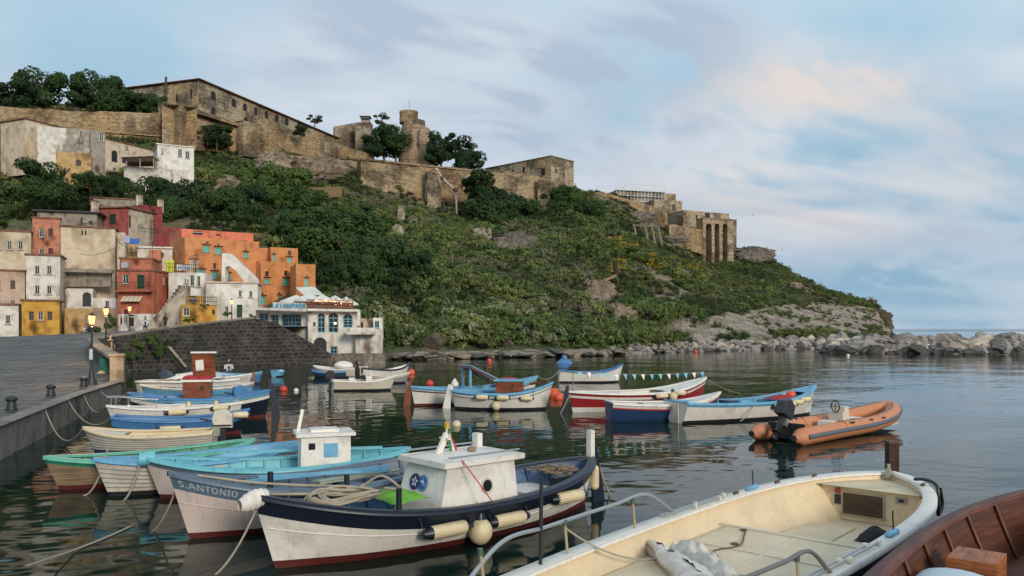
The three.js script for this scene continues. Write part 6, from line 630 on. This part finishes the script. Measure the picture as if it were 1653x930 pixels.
// ---------------------------------------------------------------- foreground boat at the lower right
const B26 = boat('open_boat', 'cream open boat with white gunwale and steel rail at lower right', { group: boats, bow: [1440, 763, .9], stern: [863, 1019, .86], beam: 2.85, mid: .84, transom: 1, bluff: 3.2, hull: M.darkblue, strake: M.white, band: .1, gunwale: M.white, inside: mat([.7, .57, .39], .5, { map: gelT, bumpMap: grainB, bumpScale: .001 }), floor: .2, floorMat: mat([.68, .57, .41], .85, { map: paintT }), cap: .17, bottom: M.bottomDark, rake: .3 });
{
  const T = B26, { L, sheer, sec, pt } = T.info, hx = L / 2;
  const deckM = mat([.7, .6, .44], .8, { map: gelT }), trimM = mat([.6, .54, .42], .6);
  // bow locker: bulkhead with hatch
  const xb = hx - 1.25, tb = xb / hx, wb = sec(tb, .7) - .07; add(T, 'bow_locker_top', gridGeo(14, 8, (u, v) => { const t = mix(tb - .02, .955, u), w = Math.max(0, sec(t, .8) - .08); return V(t * hx - .02, .79, mix(-w, w, v)); }), M.cream);
  const bh = add(T, 'bulkhead', box(.05, .57, wb * 2, xb, .495, 0), M.cream); add(bh, 'hatch_door', box(.02, .36, .66, xb - .036, .5, -.1), wood([.07, .045, .028], .5)); const fr = [box(.03, .03, .74, xb - .036, .695, -.1), box(.03, .03, .74, xb - .036, .305, -.1), box(.03, .36, .03, xb - .036, .5, .245), box(.03, .36, .03, xb - .036, .5, -.445)]; add(bh, 'hatch_frame', merge(fr), mat([.3, .25, .17], .6));
  add(bh, 'socket_plate', box(.02, .1, .18, xb - .036, .66, .52), mat([.3, .27, .22], .5)); add(bh, 'socket', box(.025, .05, .08, xb - .045, .66, .52), M.black); add(bh, 'battery_switch', merge([place(new THREE.CylinderGeometry(.05, .05, .05, 16), xb - .05, .7, -.52, 0, 0, Math.PI / 2)]), mat([.25, .03, .03], .5)); add(bh, 'cable_holder', box(.03, .16, .1, xb - .04, .55, -.52), M.black);
  // raised sole boards with white edges
  const plat = .52; add(T, 'platform', gridGeo(30, 6, (u, v) => { const x = mix(-hx + .05, .75, u), t = x / hx, w = Math.max(0, sec(t, plat) - .065); return V(x, plat, mix(-w, w, v)); }), deckM); add(T, 'platform_step', box(.06, plat - .2, 2.5, .75, (plat + .2) / 2 - .004, 0), M.cream);
  for (const [x0, x1] of [[-4.6, -3.1], [-3.05, -1.6], [-1.55, -.45], [-.4, .7]]) for (const s of [-1, 1]) add(T, 'deck_panel', box(x1 - x0 - .06, .03, 1.02, (x0 + x1) / 2, plat + .018, s * .53), deckM); for (const [x0, x1] of [[.85, 2.0], [2.05, 3.2]]) for (const s of [-1, 1]) add(T, 'floor_panel', box(x1 - x0, .03, .78, (x0 + x1) / 2, .22, s * .41), deckM);
  add(T, 'panel_trim', merge([-3.075, -1.575, -.425].map(x => box(.05, .042, 2.1, x, plat + .022, 0)).concat([box(.08, .05, 2.5, .74, plat + .024, 0), box(5.2, .04, .04, -1.95, plat + .021, 0)])), trimM);
  add(T, 'floor_fitting', merge([[-.9, -.6], [-.2, -.5], [.6, -.75], [1.6, .4]].map(([x, z]) => cyl(.05, .05, .02, x, (x > .75 ? .25 : plat + .045), z, 14))), M.rust);
  // rails on both sides aft
  const rail = (sd, m, nm, t0, t1, h, k) => { const ps = []; for (let i = 0; i <= 6; i++) { const t = mix(t0, t1, i / 6), p = pt(t, sheer(t), sd); p.z -= sd * .06; p.y += h * (i === 6 || i === 0 ? .08 : 1); ps.push(p); } add(T, nm, tube(ps, .024, 60, 8), m); for (let i = 0; i < 6; i += k) { const t = mix(t0, t1, (i + .6) / 6), p = pt(t, sheer(t), sd); p.z -= sd * .07; add(T, 'stanchion', bar(p, p.clone().add(V(-.06, h * .98, 0)), .018), mat([.36, .3, .19], .5)); add(T, 'rail_clamp', cyl(.03, .03, .07, p.x - .06, p.y + h * .96, p.z), mat([.05, .1, .07], .5)); } };
  rail(-1, M.steel, 'rail', -.99, -.06, .42, 2); rail(1, mat([.14, .13, .13], .5), 'rail', -.95, -.33, .36, 2);
  for (const sd of [1, -1]) { const gs = [], cl = []; for (const k of [0, 1]) { const ta = sd < 0 ? -.14 : -.45, tb2 = sd < 0 ? .25 : -.02, a = pt(ta, sheer(ta), sd), b = pt(tb2 - k * .05, sheer(tb2), sd); a.z -= sd * (.05 + k * .07); b.z -= sd * (.05 + k * .07); a.y = b.y = sheer(.1) + .07; gs.push(bar(a, b, .016)); cl.push(box(.05, .06, .05, b.x - .1, b.y, b.z), box(.05, .06, .05, (a.x + b.x) / 2, b.y, b.z)); } hang('boat_hooks', sd < 0 ? 'pair of slim poles lashed along the far gunwale of the cream boat' : 'pair of slim poles lashed along the near gunwale of the cream boat', 'pole', 'poles on the cream boat', T, V(0, 0, 0), g => { for (const q of gs) add(g, 'pole', q, M.steel); for (const q of cl) add(g, 'clip', q, M.offwhite); }); }
  for (const [t, sd] of [[.4, -1], [.09, 1]]) { const p = pt(t, sheer(t), sd); p.z -= sd * .08; add(T, 'fairlead', (() => { const g = new THREE.CapsuleGeometry(.05, .3, 5, 12); g.rotateZ(Math.PI / 2); g.scale(1, .75, 1); g.translate(p.x, p.y + .06, p.z); return g; })(), M.skyblue); add(T, 'antenna', bar(V(p.x + .05, p.y + .08, p.z), V(p.x + .02, p.y + .34, p.z), .01, 5), M.black); }
  add(T, 'cleat', merge([[.3, -1], [.55, -1], [.8, 1], [.74, -1]].map(([t, sd]) => { const p = pt(t, sheer(t), sd); return box(.14, .04, .04, p.x, p.y + .05, p.z - sd * .08); })), M.rust); add(T, 'stem_fitting', merge([box(.08, .16, .08, hx - .22, .92, 0), cyl(.03, .03, .12, hx - .2, 1.02, 0)]), mat([.3, .28, .24], .5));
  hang('canvas_bundle', 'rolled pale canvas cover lying across the cream boat', 'canvas', null, T, V(-1.7, .53, -.35), g => { add(g, 'roll', gridGeo(50, 18, (u, v) => { const a = v * 6.283, r = (.16 + .05 * Math.sin(u * 5)) * Math.pow(Math.sin(.12 + u * 2.9), .4), k = 1 + (fbm(u * 16, v * 5, 2, 4) - .5) * .9; return V(mix(-1.1, .5, u) + (fbm(u * 8, v * 3, 5, 3) - .5) * .12, .13 + Math.cos(a) * r * .75 * k, mix(1.0, -.85, u) + Math.sin(a) * r * 1.35 * k); }), M.canvas); add(g, 'fold', gridGeo(30, 14, (u, v) => V(mix(-1.0, .3, u) + v * .3, .1 + .2 * Math.sin(v * 3.14) + (fbm(u * 10, v * 8, 7, 4) - .5) * .25, mix(.9, -.5, u) + v * .35)), mat([.72, .66, .58], .95, { map: clothT })); add(g, 'spar', bar(V(-1.3, .06, .95), V(.55, .06, -1), .05), mat([.34, .3, .24], .8)); });
  hang('black_jacket', 'crumpled black jacket on the floor near the bow of the cream boat', 'jacket', null, T, V(2.7, .24, .42), g => add(g, 'cloth', gridGeo(26, 20, (u, v) => { const e = Math.sin(u * 3.14) * Math.sin(v * 3.14); return V((u - .5) * 1.1 * (.7 + e * .4), .01 + e * (.1 + (fbm(u * 7, v * 7, 3, 4) - .4) * .22), (v - .5) * .5 * (.7 + e * .4)); }), mat([.012, .012, .014], .85)));
  hang('black_pole', 'thin upright black pole standing at the edge of the cream boat', 'pole', null, T, V(-3.56, .6, -1.2), g => add(g, 'shaft', bar(V(0, -.3, 0), V(.03, 1.25, 0), .022), M.black));
  hang('black_line', 'black rope looped over the near bow gunwale of the cream boat', 'rope', null, T, pt(.78, sheer(.78), 1), g => add(g, 'coil', tube([V(.25, .1, -.3), V(.2, .12, -.1), V(.1, .06, .08), V(.05, -.2, .12), V(.12, -.42, .1), V(.3, -.3, .12), V(.25, 0, .1)], .028, 60, 7), M.black));
  hang('deck_cord', 'thin brown cord lying across the floor panels of the cream boat', 'rope', null, T, V(0, plat + .045, 0), g => add(g, 'strand', tube([V(-1.4, 0, -.5), V(-1.0, .01, -.35), V(-.7, 0, -.55), V(-.3, .01, -.4), V(.3, 0, -.6), V(.6, 0, -.72)], .01, 60, 5), M.rust));
}
{ // varnished boat corner at the right edge
  const T = boat('wooden_boat', 'varnished brown wooden boat at the right edge', { group: boats, bow: [1728, 785, 1.1], stern: [1479, 1112, 1.05], beam: 2.2, mid: 1.0, transom: 1, hull: M.brown, strake: M.brown, inside: M.brown, gunwale: wood([.17, .06, .04], .6), ribs: 9, floor: .3, cap: .13, bottom: M.bottomDark, floorMat: M.brown });
  hang('cushion', 'pale blue white cushion inside the varnished boat', 'cushion', null, T, V(-1.1, .82, -.5), g => add(g, 'pad', (() => { const b = new THREE.CapsuleGeometry(.18, .5, 6, 14); b.rotateZ(Math.PI / 2); b.scale(1.3, .5, 2); return b; })(), mat([.5, .58, .62], .8))); hang('orange_box', 'orange tan locker box inside the varnished boat', 'box', null, T, V(0, .72, -.45), g => add(g, 'body', box(.6, .4, .5, 0, 0, 0), wood([.45, .16, .06])));
}
// ---------------------------------------------------------------- mooring posts, buoys, ropes
{
  const pile = (label, c, r, top, w) => { const p = G(c, r, 0), t = thing('mooring_post', label, 'post', 'posts in the water', p); add(t, 'shaft', (() => { const g = box(w, top + 1.5, w, 0, top / 2 - .75, 0); return g; })(), M.post); add(t, 'cap', box(w * 1.06, .04, w * 1.06, 0, top + .018, 0), M.rust); };
  pile('rusty square mooring post behind the cream boat bow', 1440, 812, 1.22, .2);
  const buoy = (label, c, r, s, m, conic) => { const p = G(c, r, 0), t = thing('buoy', label, 'buoy', 'buoys afloat', p); add(t, 'float', conic ? merge([sph(s, 0, s * .5, 0, 1, 1, 1), cyl(s * .8, s * .25, s * 1.1, 0, s * 1.5, 0)]) : sph(s, 0, s * .35, 0, 1, 1.05, 1), m); add(t, 'eye', place(new THREE.TorusGeometry(s * .22, s * .07, 6, 12), 0, s * (conic ? 2.1 : 1.45), 0), M.rust); };
  buoy('red ball buoy off the navy boat stern', 458, 631, .21, M.redBuoy); buoy('orange ball buoy under the bow of the varnished cabin boat', 895, 641, .34, M.orangeBuoy); buoy('second orange buoy touching the first beside the red boat', 902, 645, .26, M.orangeBuoy); buoy('red ball buoy behind the rear white boat of the middle pair', 694, 622, .24, M.redBuoy); buoy('white cone buoy behind the middle pair', 734, 624, .24, M.white, 1); buoy('red ball buoy at the bow of the open motor boat', 637, 618, .3, M.redBuoy); buoy('orange buoy at the tip of the grey rowing boat', 664, 604, .3, M.orangeBuoy); buoy('tiny white float right of the red buoy', 478, 632, .14, M.white); buoy('tiny orange float far out by the rock shelf', 790, 584, .25, M.orangeBuoy); buoy('tiny white float near the breakwater', 1369, 575, .22, M.white); buoy('white float beside the middle pair reflections', 737, 688, .16, M.fender); buoy('orange float further along the boulder shore', 1123, 569, .3, M.orangeBuoy);
  { const p = G(911, 586, 0), t = thing('buoy_platform', 'blue conical float far out in front of the green bank', 'buoy', null, p); add(t, 'float', cyl(.9, .3, .5, 0, .25, 0, 18), M.blue); add(t, 'top', sph(.3, 0, .55, 0), M.blue); }
  const W = (o, x, y, z) => { scene.updateMatrixWorld(true); return o.localToWorld(V(x, y, z)); };
  ropeThing('pale mooring rope curving from the grey blue bow into the water', sag(W(B2, B2.info.L / 2 - .2, 1.1, 0), G(210, 850, -.05), .5), .017); ropeThing('pale mooring rope running from the water to the left edge', [G(210, 850, .02), G(170, 868, .02), G(127, 885, .03), G(40, 915, .3)], .016); ropeThing('rope from the foreground fishing boat bow down into the water', sag(W(B1, B1.info.L / 2 - .1, 1.02, 0), G(330, 940, -.1), .2), .017); ropeThing('rope from the turquoise bow to the water', sag(W(B3, B3.info.L / 2, 1.05, 0), G(190, 812, -.05), .3), .022); ropeThing('thin rope from the blue deck boat bow', sag(W(B4, B4.info.L / 2 - .3, 1.05, 0), G(135, 800, 0), .25), .02);
  ropeThing('rope draped along the grey blue boat gunwale', [W(B2, 2.6, 1.1, -.3), W(B2, 1.8, .94, -.7), W(B2, 1.0, .82, -.9), W(B2, .4, .72, -.8)], .022); ropeThing('rope from the quay edge to the white railed boat', sag(V(-17.6, 1.0, -33), W(B8, B8.info.L / 2, .85, 0), .5), .022); ropeThing('rope from the quay edge to the navy boat bow', sag(V(-18.6, 1.0, -36), W(B9, B9.info.L / 2, 1.05, 0), .35), .022); ropeThing('rope hanging from the quay to the blue rowing boat', sag(V(-16.6, 1.0, -30), W(B7, -B7.info.L / 2, .7, 0), .6), .022); ropeThing('rope hanging from the quay to the dinghy', sag(V(-15.4, 1, -26.5), W(B6, B6.info.L / 2, .7, 0), .7), .022);
  ropeThing('long sloping rope between the rear white boat and the distant one', sag(W(B19, B19.info.L / 2, 1.15, 0), W(B21, -B21.info.L / 2, .8, 0), .3), .02); ropeThing('taut rope from the dark red stern into the water', [W(B22, -B22.info.L / 2 + .1, .85, 0), G(905, 668, 0)], .018); ropeThing('rope from the blue rimmed bow toward the inflatable', sag(W(B24, B24.info.L / 2, 1.1, 0), G(1330, 662, .4), .1), .015); ropeThing('yellowish rope hanging from the blue rimmed boat side', sag(W(B24, -.6, .68, .97), W(B24, -1.4, .05, 1.05), .1), .018); ropeThing('rope from the dark red bow toward the basin', sag(W(B22, B22.info.L / 2, 1.3, 0), G(1195, 635, .02), .12), .015); ropeThing('rope from the fishing boat stern post to the water', sag(W(B1, -B1.info.L / 2, 1.4, 0), G(985, 800, 0), .15), .02); ropeThing('thin line slung under the rail of the cream boat', sag(W(B26, -3.1, 1.25, -1.3), W(B26, -1.6, .6, -.8), .15), .012);
}
for (const [x, d, l] of [[-17.3, 31, 'iron bollard on the quay edge, nearest one'], [-18.7, 36, 'iron bollard on the quay edge by the street lamp'], [-15.4, 25.5, 'iron bollard on the quay edge beyond the left border']]) { const t = thing('quay_bollard', l, 'bollard', 'bollards on the quay', V(x - .45, .9, -d)); add(t, 'post', merge([cyl(.16, .12, .3, 0, .2, 0), cyl(.18, .18, .06, 0, .08, 0)]), M.iron); add(t, 'head', sph(.17, 0, .42, 0, 1.1, .6, 1.1), M.iron); }
// ---------------------------------------------------------------- quay furniture and people
function streetLamp(label, p, h, lit) { const t = thing('street_lamp', label, 'street lamp', 'street lamps along the quay', p); add(t, 'post', merge([cyl(.26, .2, .28, 0, .14, 0), cyl(.16, .09, .5, 0, .52, 0), cyl(.065, .045, h - .9, 0, .75 + (h - .9) / 2, 0), sph(.08, 0, h * .55, 0, 1, .7, 1), sph(.07, 0, h - .12, 0, 1, .8, 1)]), M.iron); const g = add(t, 'lantern', merge([cyl(.1, .17, .42, 0, h + .22, 0, 6), cyl(.19, .03, .16, 0, h + .52, 0, 6)].slice(1)), M.iron); add(t, 'globe', cyl(.1, .16, .38, 0, h + .22, 0, 8), new THREE.MeshStandardMaterial({ color: 0x332010, emissive: new THREE.Color().setRGB(1, .42, .12), emissiveIntensity: 2.4 })); const L = new THREE.PointLight(new THREE.Color().setRGB(1, .6, .28), lit, 0, 2); L.position.copy(p).add(V(0, h + .22, 0)); L.castShadow = true; L.shadow.radius = 4; scene.add(L); return t; }
streetLamp('lit street lamp with sign plate nearest on the quay', G(148, 621, .9), 2.85, 15); streetLamp('lit street lamp behind the bin, second from the quay edge', V(X(171, 52), 1.35, -52), 3.1, 15); streetLamp('lit street lamp in front of the white ground floor shop', V(X(209, 75), 2.7, -75), 2.55, 13); streetLamp('lit street lamp before the long low white house', V(X(374, 88), 3.9, -88), 2.45, 3);
{
  const p = G(148, 621, .9), pl = thing('sign_plate', 'small pale sign plate on the nearest street lamp', 'sign', null, V(p.x, 2.35, p.z + .07)); add(pl, 'plate', box(.16, .5, .02), mat([.5, .52, .55], .6)); add(pl, 'strap', box(.17, .03, .03, 0, .15, -.01), M.steel);
  const b = thing('waste_bin', 'green waste bin beside the parapet pillar', 'bin', null, G(171, 607, .95)); add(b, 'body', (() => { const g = cyl(.3, .36, .95, 0, .55, 0, 20); return g; })(), mat([.02, .16, .1], .6)); add(b, 'rim', place(new THREE.TorusGeometry(.36, .03, 8, 24), 0, 1.02, 0, Math.PI / 2), M.black); add(b, 'bag', sph(.22, -.1, .14, .28, 1.1, .8, .8), mat([.5, .4, .22], .7));
  function figure(label, pos, turn, shirt, legs, pose = {}) {  // one continuous body from tapered capsules, meshed with marching cubes on a small grid
    const t = thing('person', label, 'person', null, pos, turn), sit = pose.sit, hip = sit ? .5 : .92, J = { hipL: V(-.1, hip, 0), hipR: V(.1, hip, 0), kneeL: sit ? V(-.12, .5, .42) : V(-.11, .5, .06), kneeR: sit ? V(.12, .5, .42) : V(.12, .5, .02), footL: sit ? V(-.12, .08, .45) : V(-.11, .07, -.02), footR: sit ? V(.12, .08, .45) : V(.13, .07, .04), chest: V(0, hip + .4, 0), neck: V(0, hip + .6, 0), shL: V(-.2, hip + .53, 0), shR: V(.2, hip + .53, 0), elL: V(-.27, hip + .24, .02), elR: V(.27, hip + .24, .02), haL: V(-.24, hip + .02, .12), haR: V(.24, hip + .02, .12) };
    const bones = (list) => { const n = 30, lo = V(-.45, -.02, -.35), sz = 1.75 / n, f = (p) => { let d = 1e9; for (const [a, b, r0, r1] of list) { const ab = b.clone().sub(a), h = clamp(p.clone().sub(a).dot(ab) / ab.lengthSq()), q = p.distanceTo(a.clone().addScaledVector(ab, h)) - mix(r0, r1, h), k = .05, m = clamp(.5 + .5 * (q - d) / k); d = d > 1e8 ? q : mix(q, d, m) - k * m * (1 - m); } return d; }; return surface(f, lo, sz, [18, 36, 16].map(v => v + 2)); };
    const body = add(t, 'body', bones([[J.hipL, J.kneeL, .09, .06], [J.hipR, J.kneeR, .09, .06], [J.kneeL, J.footL, .06, .045], [J.kneeR, J.footR, .06, .045], [J.footL, J.footL.clone().add(V(0, -.02, .15)), .045, .035], [J.footR, J.footR.clone().add(V(0, -.02, .15)), .045, .035], [V(0, hip, 0), J.chest, .13, .15], [J.chest, J.neck, .13, .06], [J.shL, J.elL, .055, .045], [J.shR, J.elR, .055, .045], [J.elL, J.haL, .042, .035], [J.elR, J.haR, .042, .035], [J.shL, J.shR, .06, .06], [J.neck, J.neck.clone().add(V(0, .12, 0)), .055, .05], [J.neck.clone().add(V(0, .16, 0)), J.neck.clone().add(V(0, .22, .01)), .09, .095]]), legs);
    add(t, 'shirt', merge([cyl(.17, .19, .5, 0, hip + .3, 0, 14).scale(1, 1, .75), bar(J.shL, J.elL, .068, 8), bar(J.shR, J.elR, .068, 8)]), shirt); add(t, 'face', sph(.1, J.neck.x, hip + .82, .015, .82, 1.12, .95), mat([.4, .24, .17], .7)); add(t, 'hair', sph(.108, 0, hip + .855, -.02, .88, 1, .98), mat([.02, .014, .01], .8)); return t;
  }
  function surface(f, lo, s, n) { // surface nets
    const [nx, ny, nz] = n, val = new Float32Array(nx * ny * nz), id = (x, y, z) => (z * ny + y) * nx + x; for (let z = 0; z < nz; z++) for (let y = 0; y < ny; y++) for (let x = 0; x < nx; x++) val[id(x, y, z)] = f(V(lo.x + x * s, lo.y + y * s, lo.z + z * s)); const cell = new Int32Array(nx * ny * nz).fill(-1), pos = [], idx = [];
    for (let z = 0; z < nz - 1; z++) for (let y = 0; y < ny - 1; y++) for (let x = 0; x < nx - 1; x++) { let c = 0, p = V(0, 0, 0); const q = []; for (let k = 0; k < 8; k++) q.push(val[id(x + (k & 1), y + (k >> 1 & 1), z + (k >> 2))]); for (let a = 0; a < 8; a++) for (const bit of [1, 2, 4]) if (!(a & bit)) { const b = a | bit; if (q[a] < 0 !== q[b] < 0) { const t = q[a] / (q[a] - q[b]); p.add(V((a & 1) + (bit === 1 ? t : 0), (a >> 1 & 1) + (bit === 2 ? t : 0), (a >> 2) + (bit === 4 ? t : 0))); c++; } } if (c) { cell[id(x, y, z)] = pos.length / 3; p.multiplyScalar(1 / c); pos.push(lo.x + (x + p.x) * s, lo.y + (y + p.y) * s, lo.z + (z + p.z) * s); } }
    for (let z = 1; z < nz - 1; z++) for (let y = 1; y < ny - 1; y++) for (let x = 1; x < nx - 1; x++) for (const [dx, dy, dz, a, b] of [[1, 0, 0, [0, 1, 0], [0, 0, 1]], [0, 1, 0, [0, 0, 1], [1, 0, 0]], [0, 0, 1, [1, 0, 0], [0, 1, 0]]]) { const v0 = val[id(x, y, z)], v1 = val[id(x + dx, y + dy, z + dz)]; if (v0 < 0 === v1 < 0) continue; const c = [cell[id(x, y, z)], cell[id(x - a[0], y - a[1], z - a[2])], cell[id(x - a[0] - b[0], y - a[1] - b[1], z - a[2] - b[2])], cell[id(x - b[0], y - b[1], z - b[2])]]; if (c.some(k => k < 0)) continue; v0 < 0 ? idx.push(c[0], c[1], c[2], c[0], c[2], c[3]) : idx.push(c[0], c[2], c[1], c[0], c[3], c[2]); }
    const g = new THREE.BufferGeometry(); g.setAttribute('position', new THREE.Float32BufferAttribute(pos, 3)); g.setAttribute('uv', new THREE.Float32BufferAttribute(new Float32Array(pos.length / 3 * 2), 2)); g.setIndex(idx); g.computeVertexNormals(); return g;
  }
  const jeans = mat([.03, .045, .09], .9), blk = mat([.02, .02, .022], .9), wht = mat([.55, .54, .52], .9), tan = mat([.35, .25, .16], .9);
  figure('person in pale shirt walking on the quay street, left of two', V(X(139, 92), 2.3, -92), .3, wht, jeans); figure('person in dark clothes walking on the quay street, right of two', V(X(144, 91), 2.3, -91), .1, blk, blk); figure('person in dark clothes standing by the parapet behind the second lamp', V(X(178, 54), 1.35, -54), 1.2, blk, tan); figure('person in white sitting on the ramp wall near the stone stairs', V(X(232, 73.5), 3.35, -73.8), .4, wht, jeans, { sit: 1 }); figure('dark dressed person leaning at the foot of the stone stairs', V(X(263, 77), 3.3, -77.5), -.4, blk, blk); figure('person in white standing aboard the far blue motor boat', V(X(365, 56), .05, -56.5), .5, wht, jeans, { sit: 1 }); figure('person in dark top aboard the pale motor boat by the wall', V(X(338, 54), .05, -54.3), -.5, blk, jeans, { sit: 1 }); figure('person in black seated in the long white open motor boat', V(X(578, 46.6), .3, -46.4), 1.8, blk, blk, { sit: 1 });
  for (const [c, r, l] of [[1215, 347, 'small gull flying right of the abbey'], [1262, 403, 'small gull flying low over the headland']]) { const p = P(c, r, 250), t = thing('gull', l, 'bird', 'gulls in the air', p); add(t, 'body', sph(.12, 0, 0, 0, 2.6, .8, .9), mat([.4, .4, .4], .9)); add(t, 'wing', merge([beam(V(0, 0, 0), V(.1, .25, .55), .2, .03), beam(V(0, 0, 0), V(.1, .25, -.55), .2, .03)]), mat([.25, .25, .27], .9)); }
}
renderer.render(scene, camera);
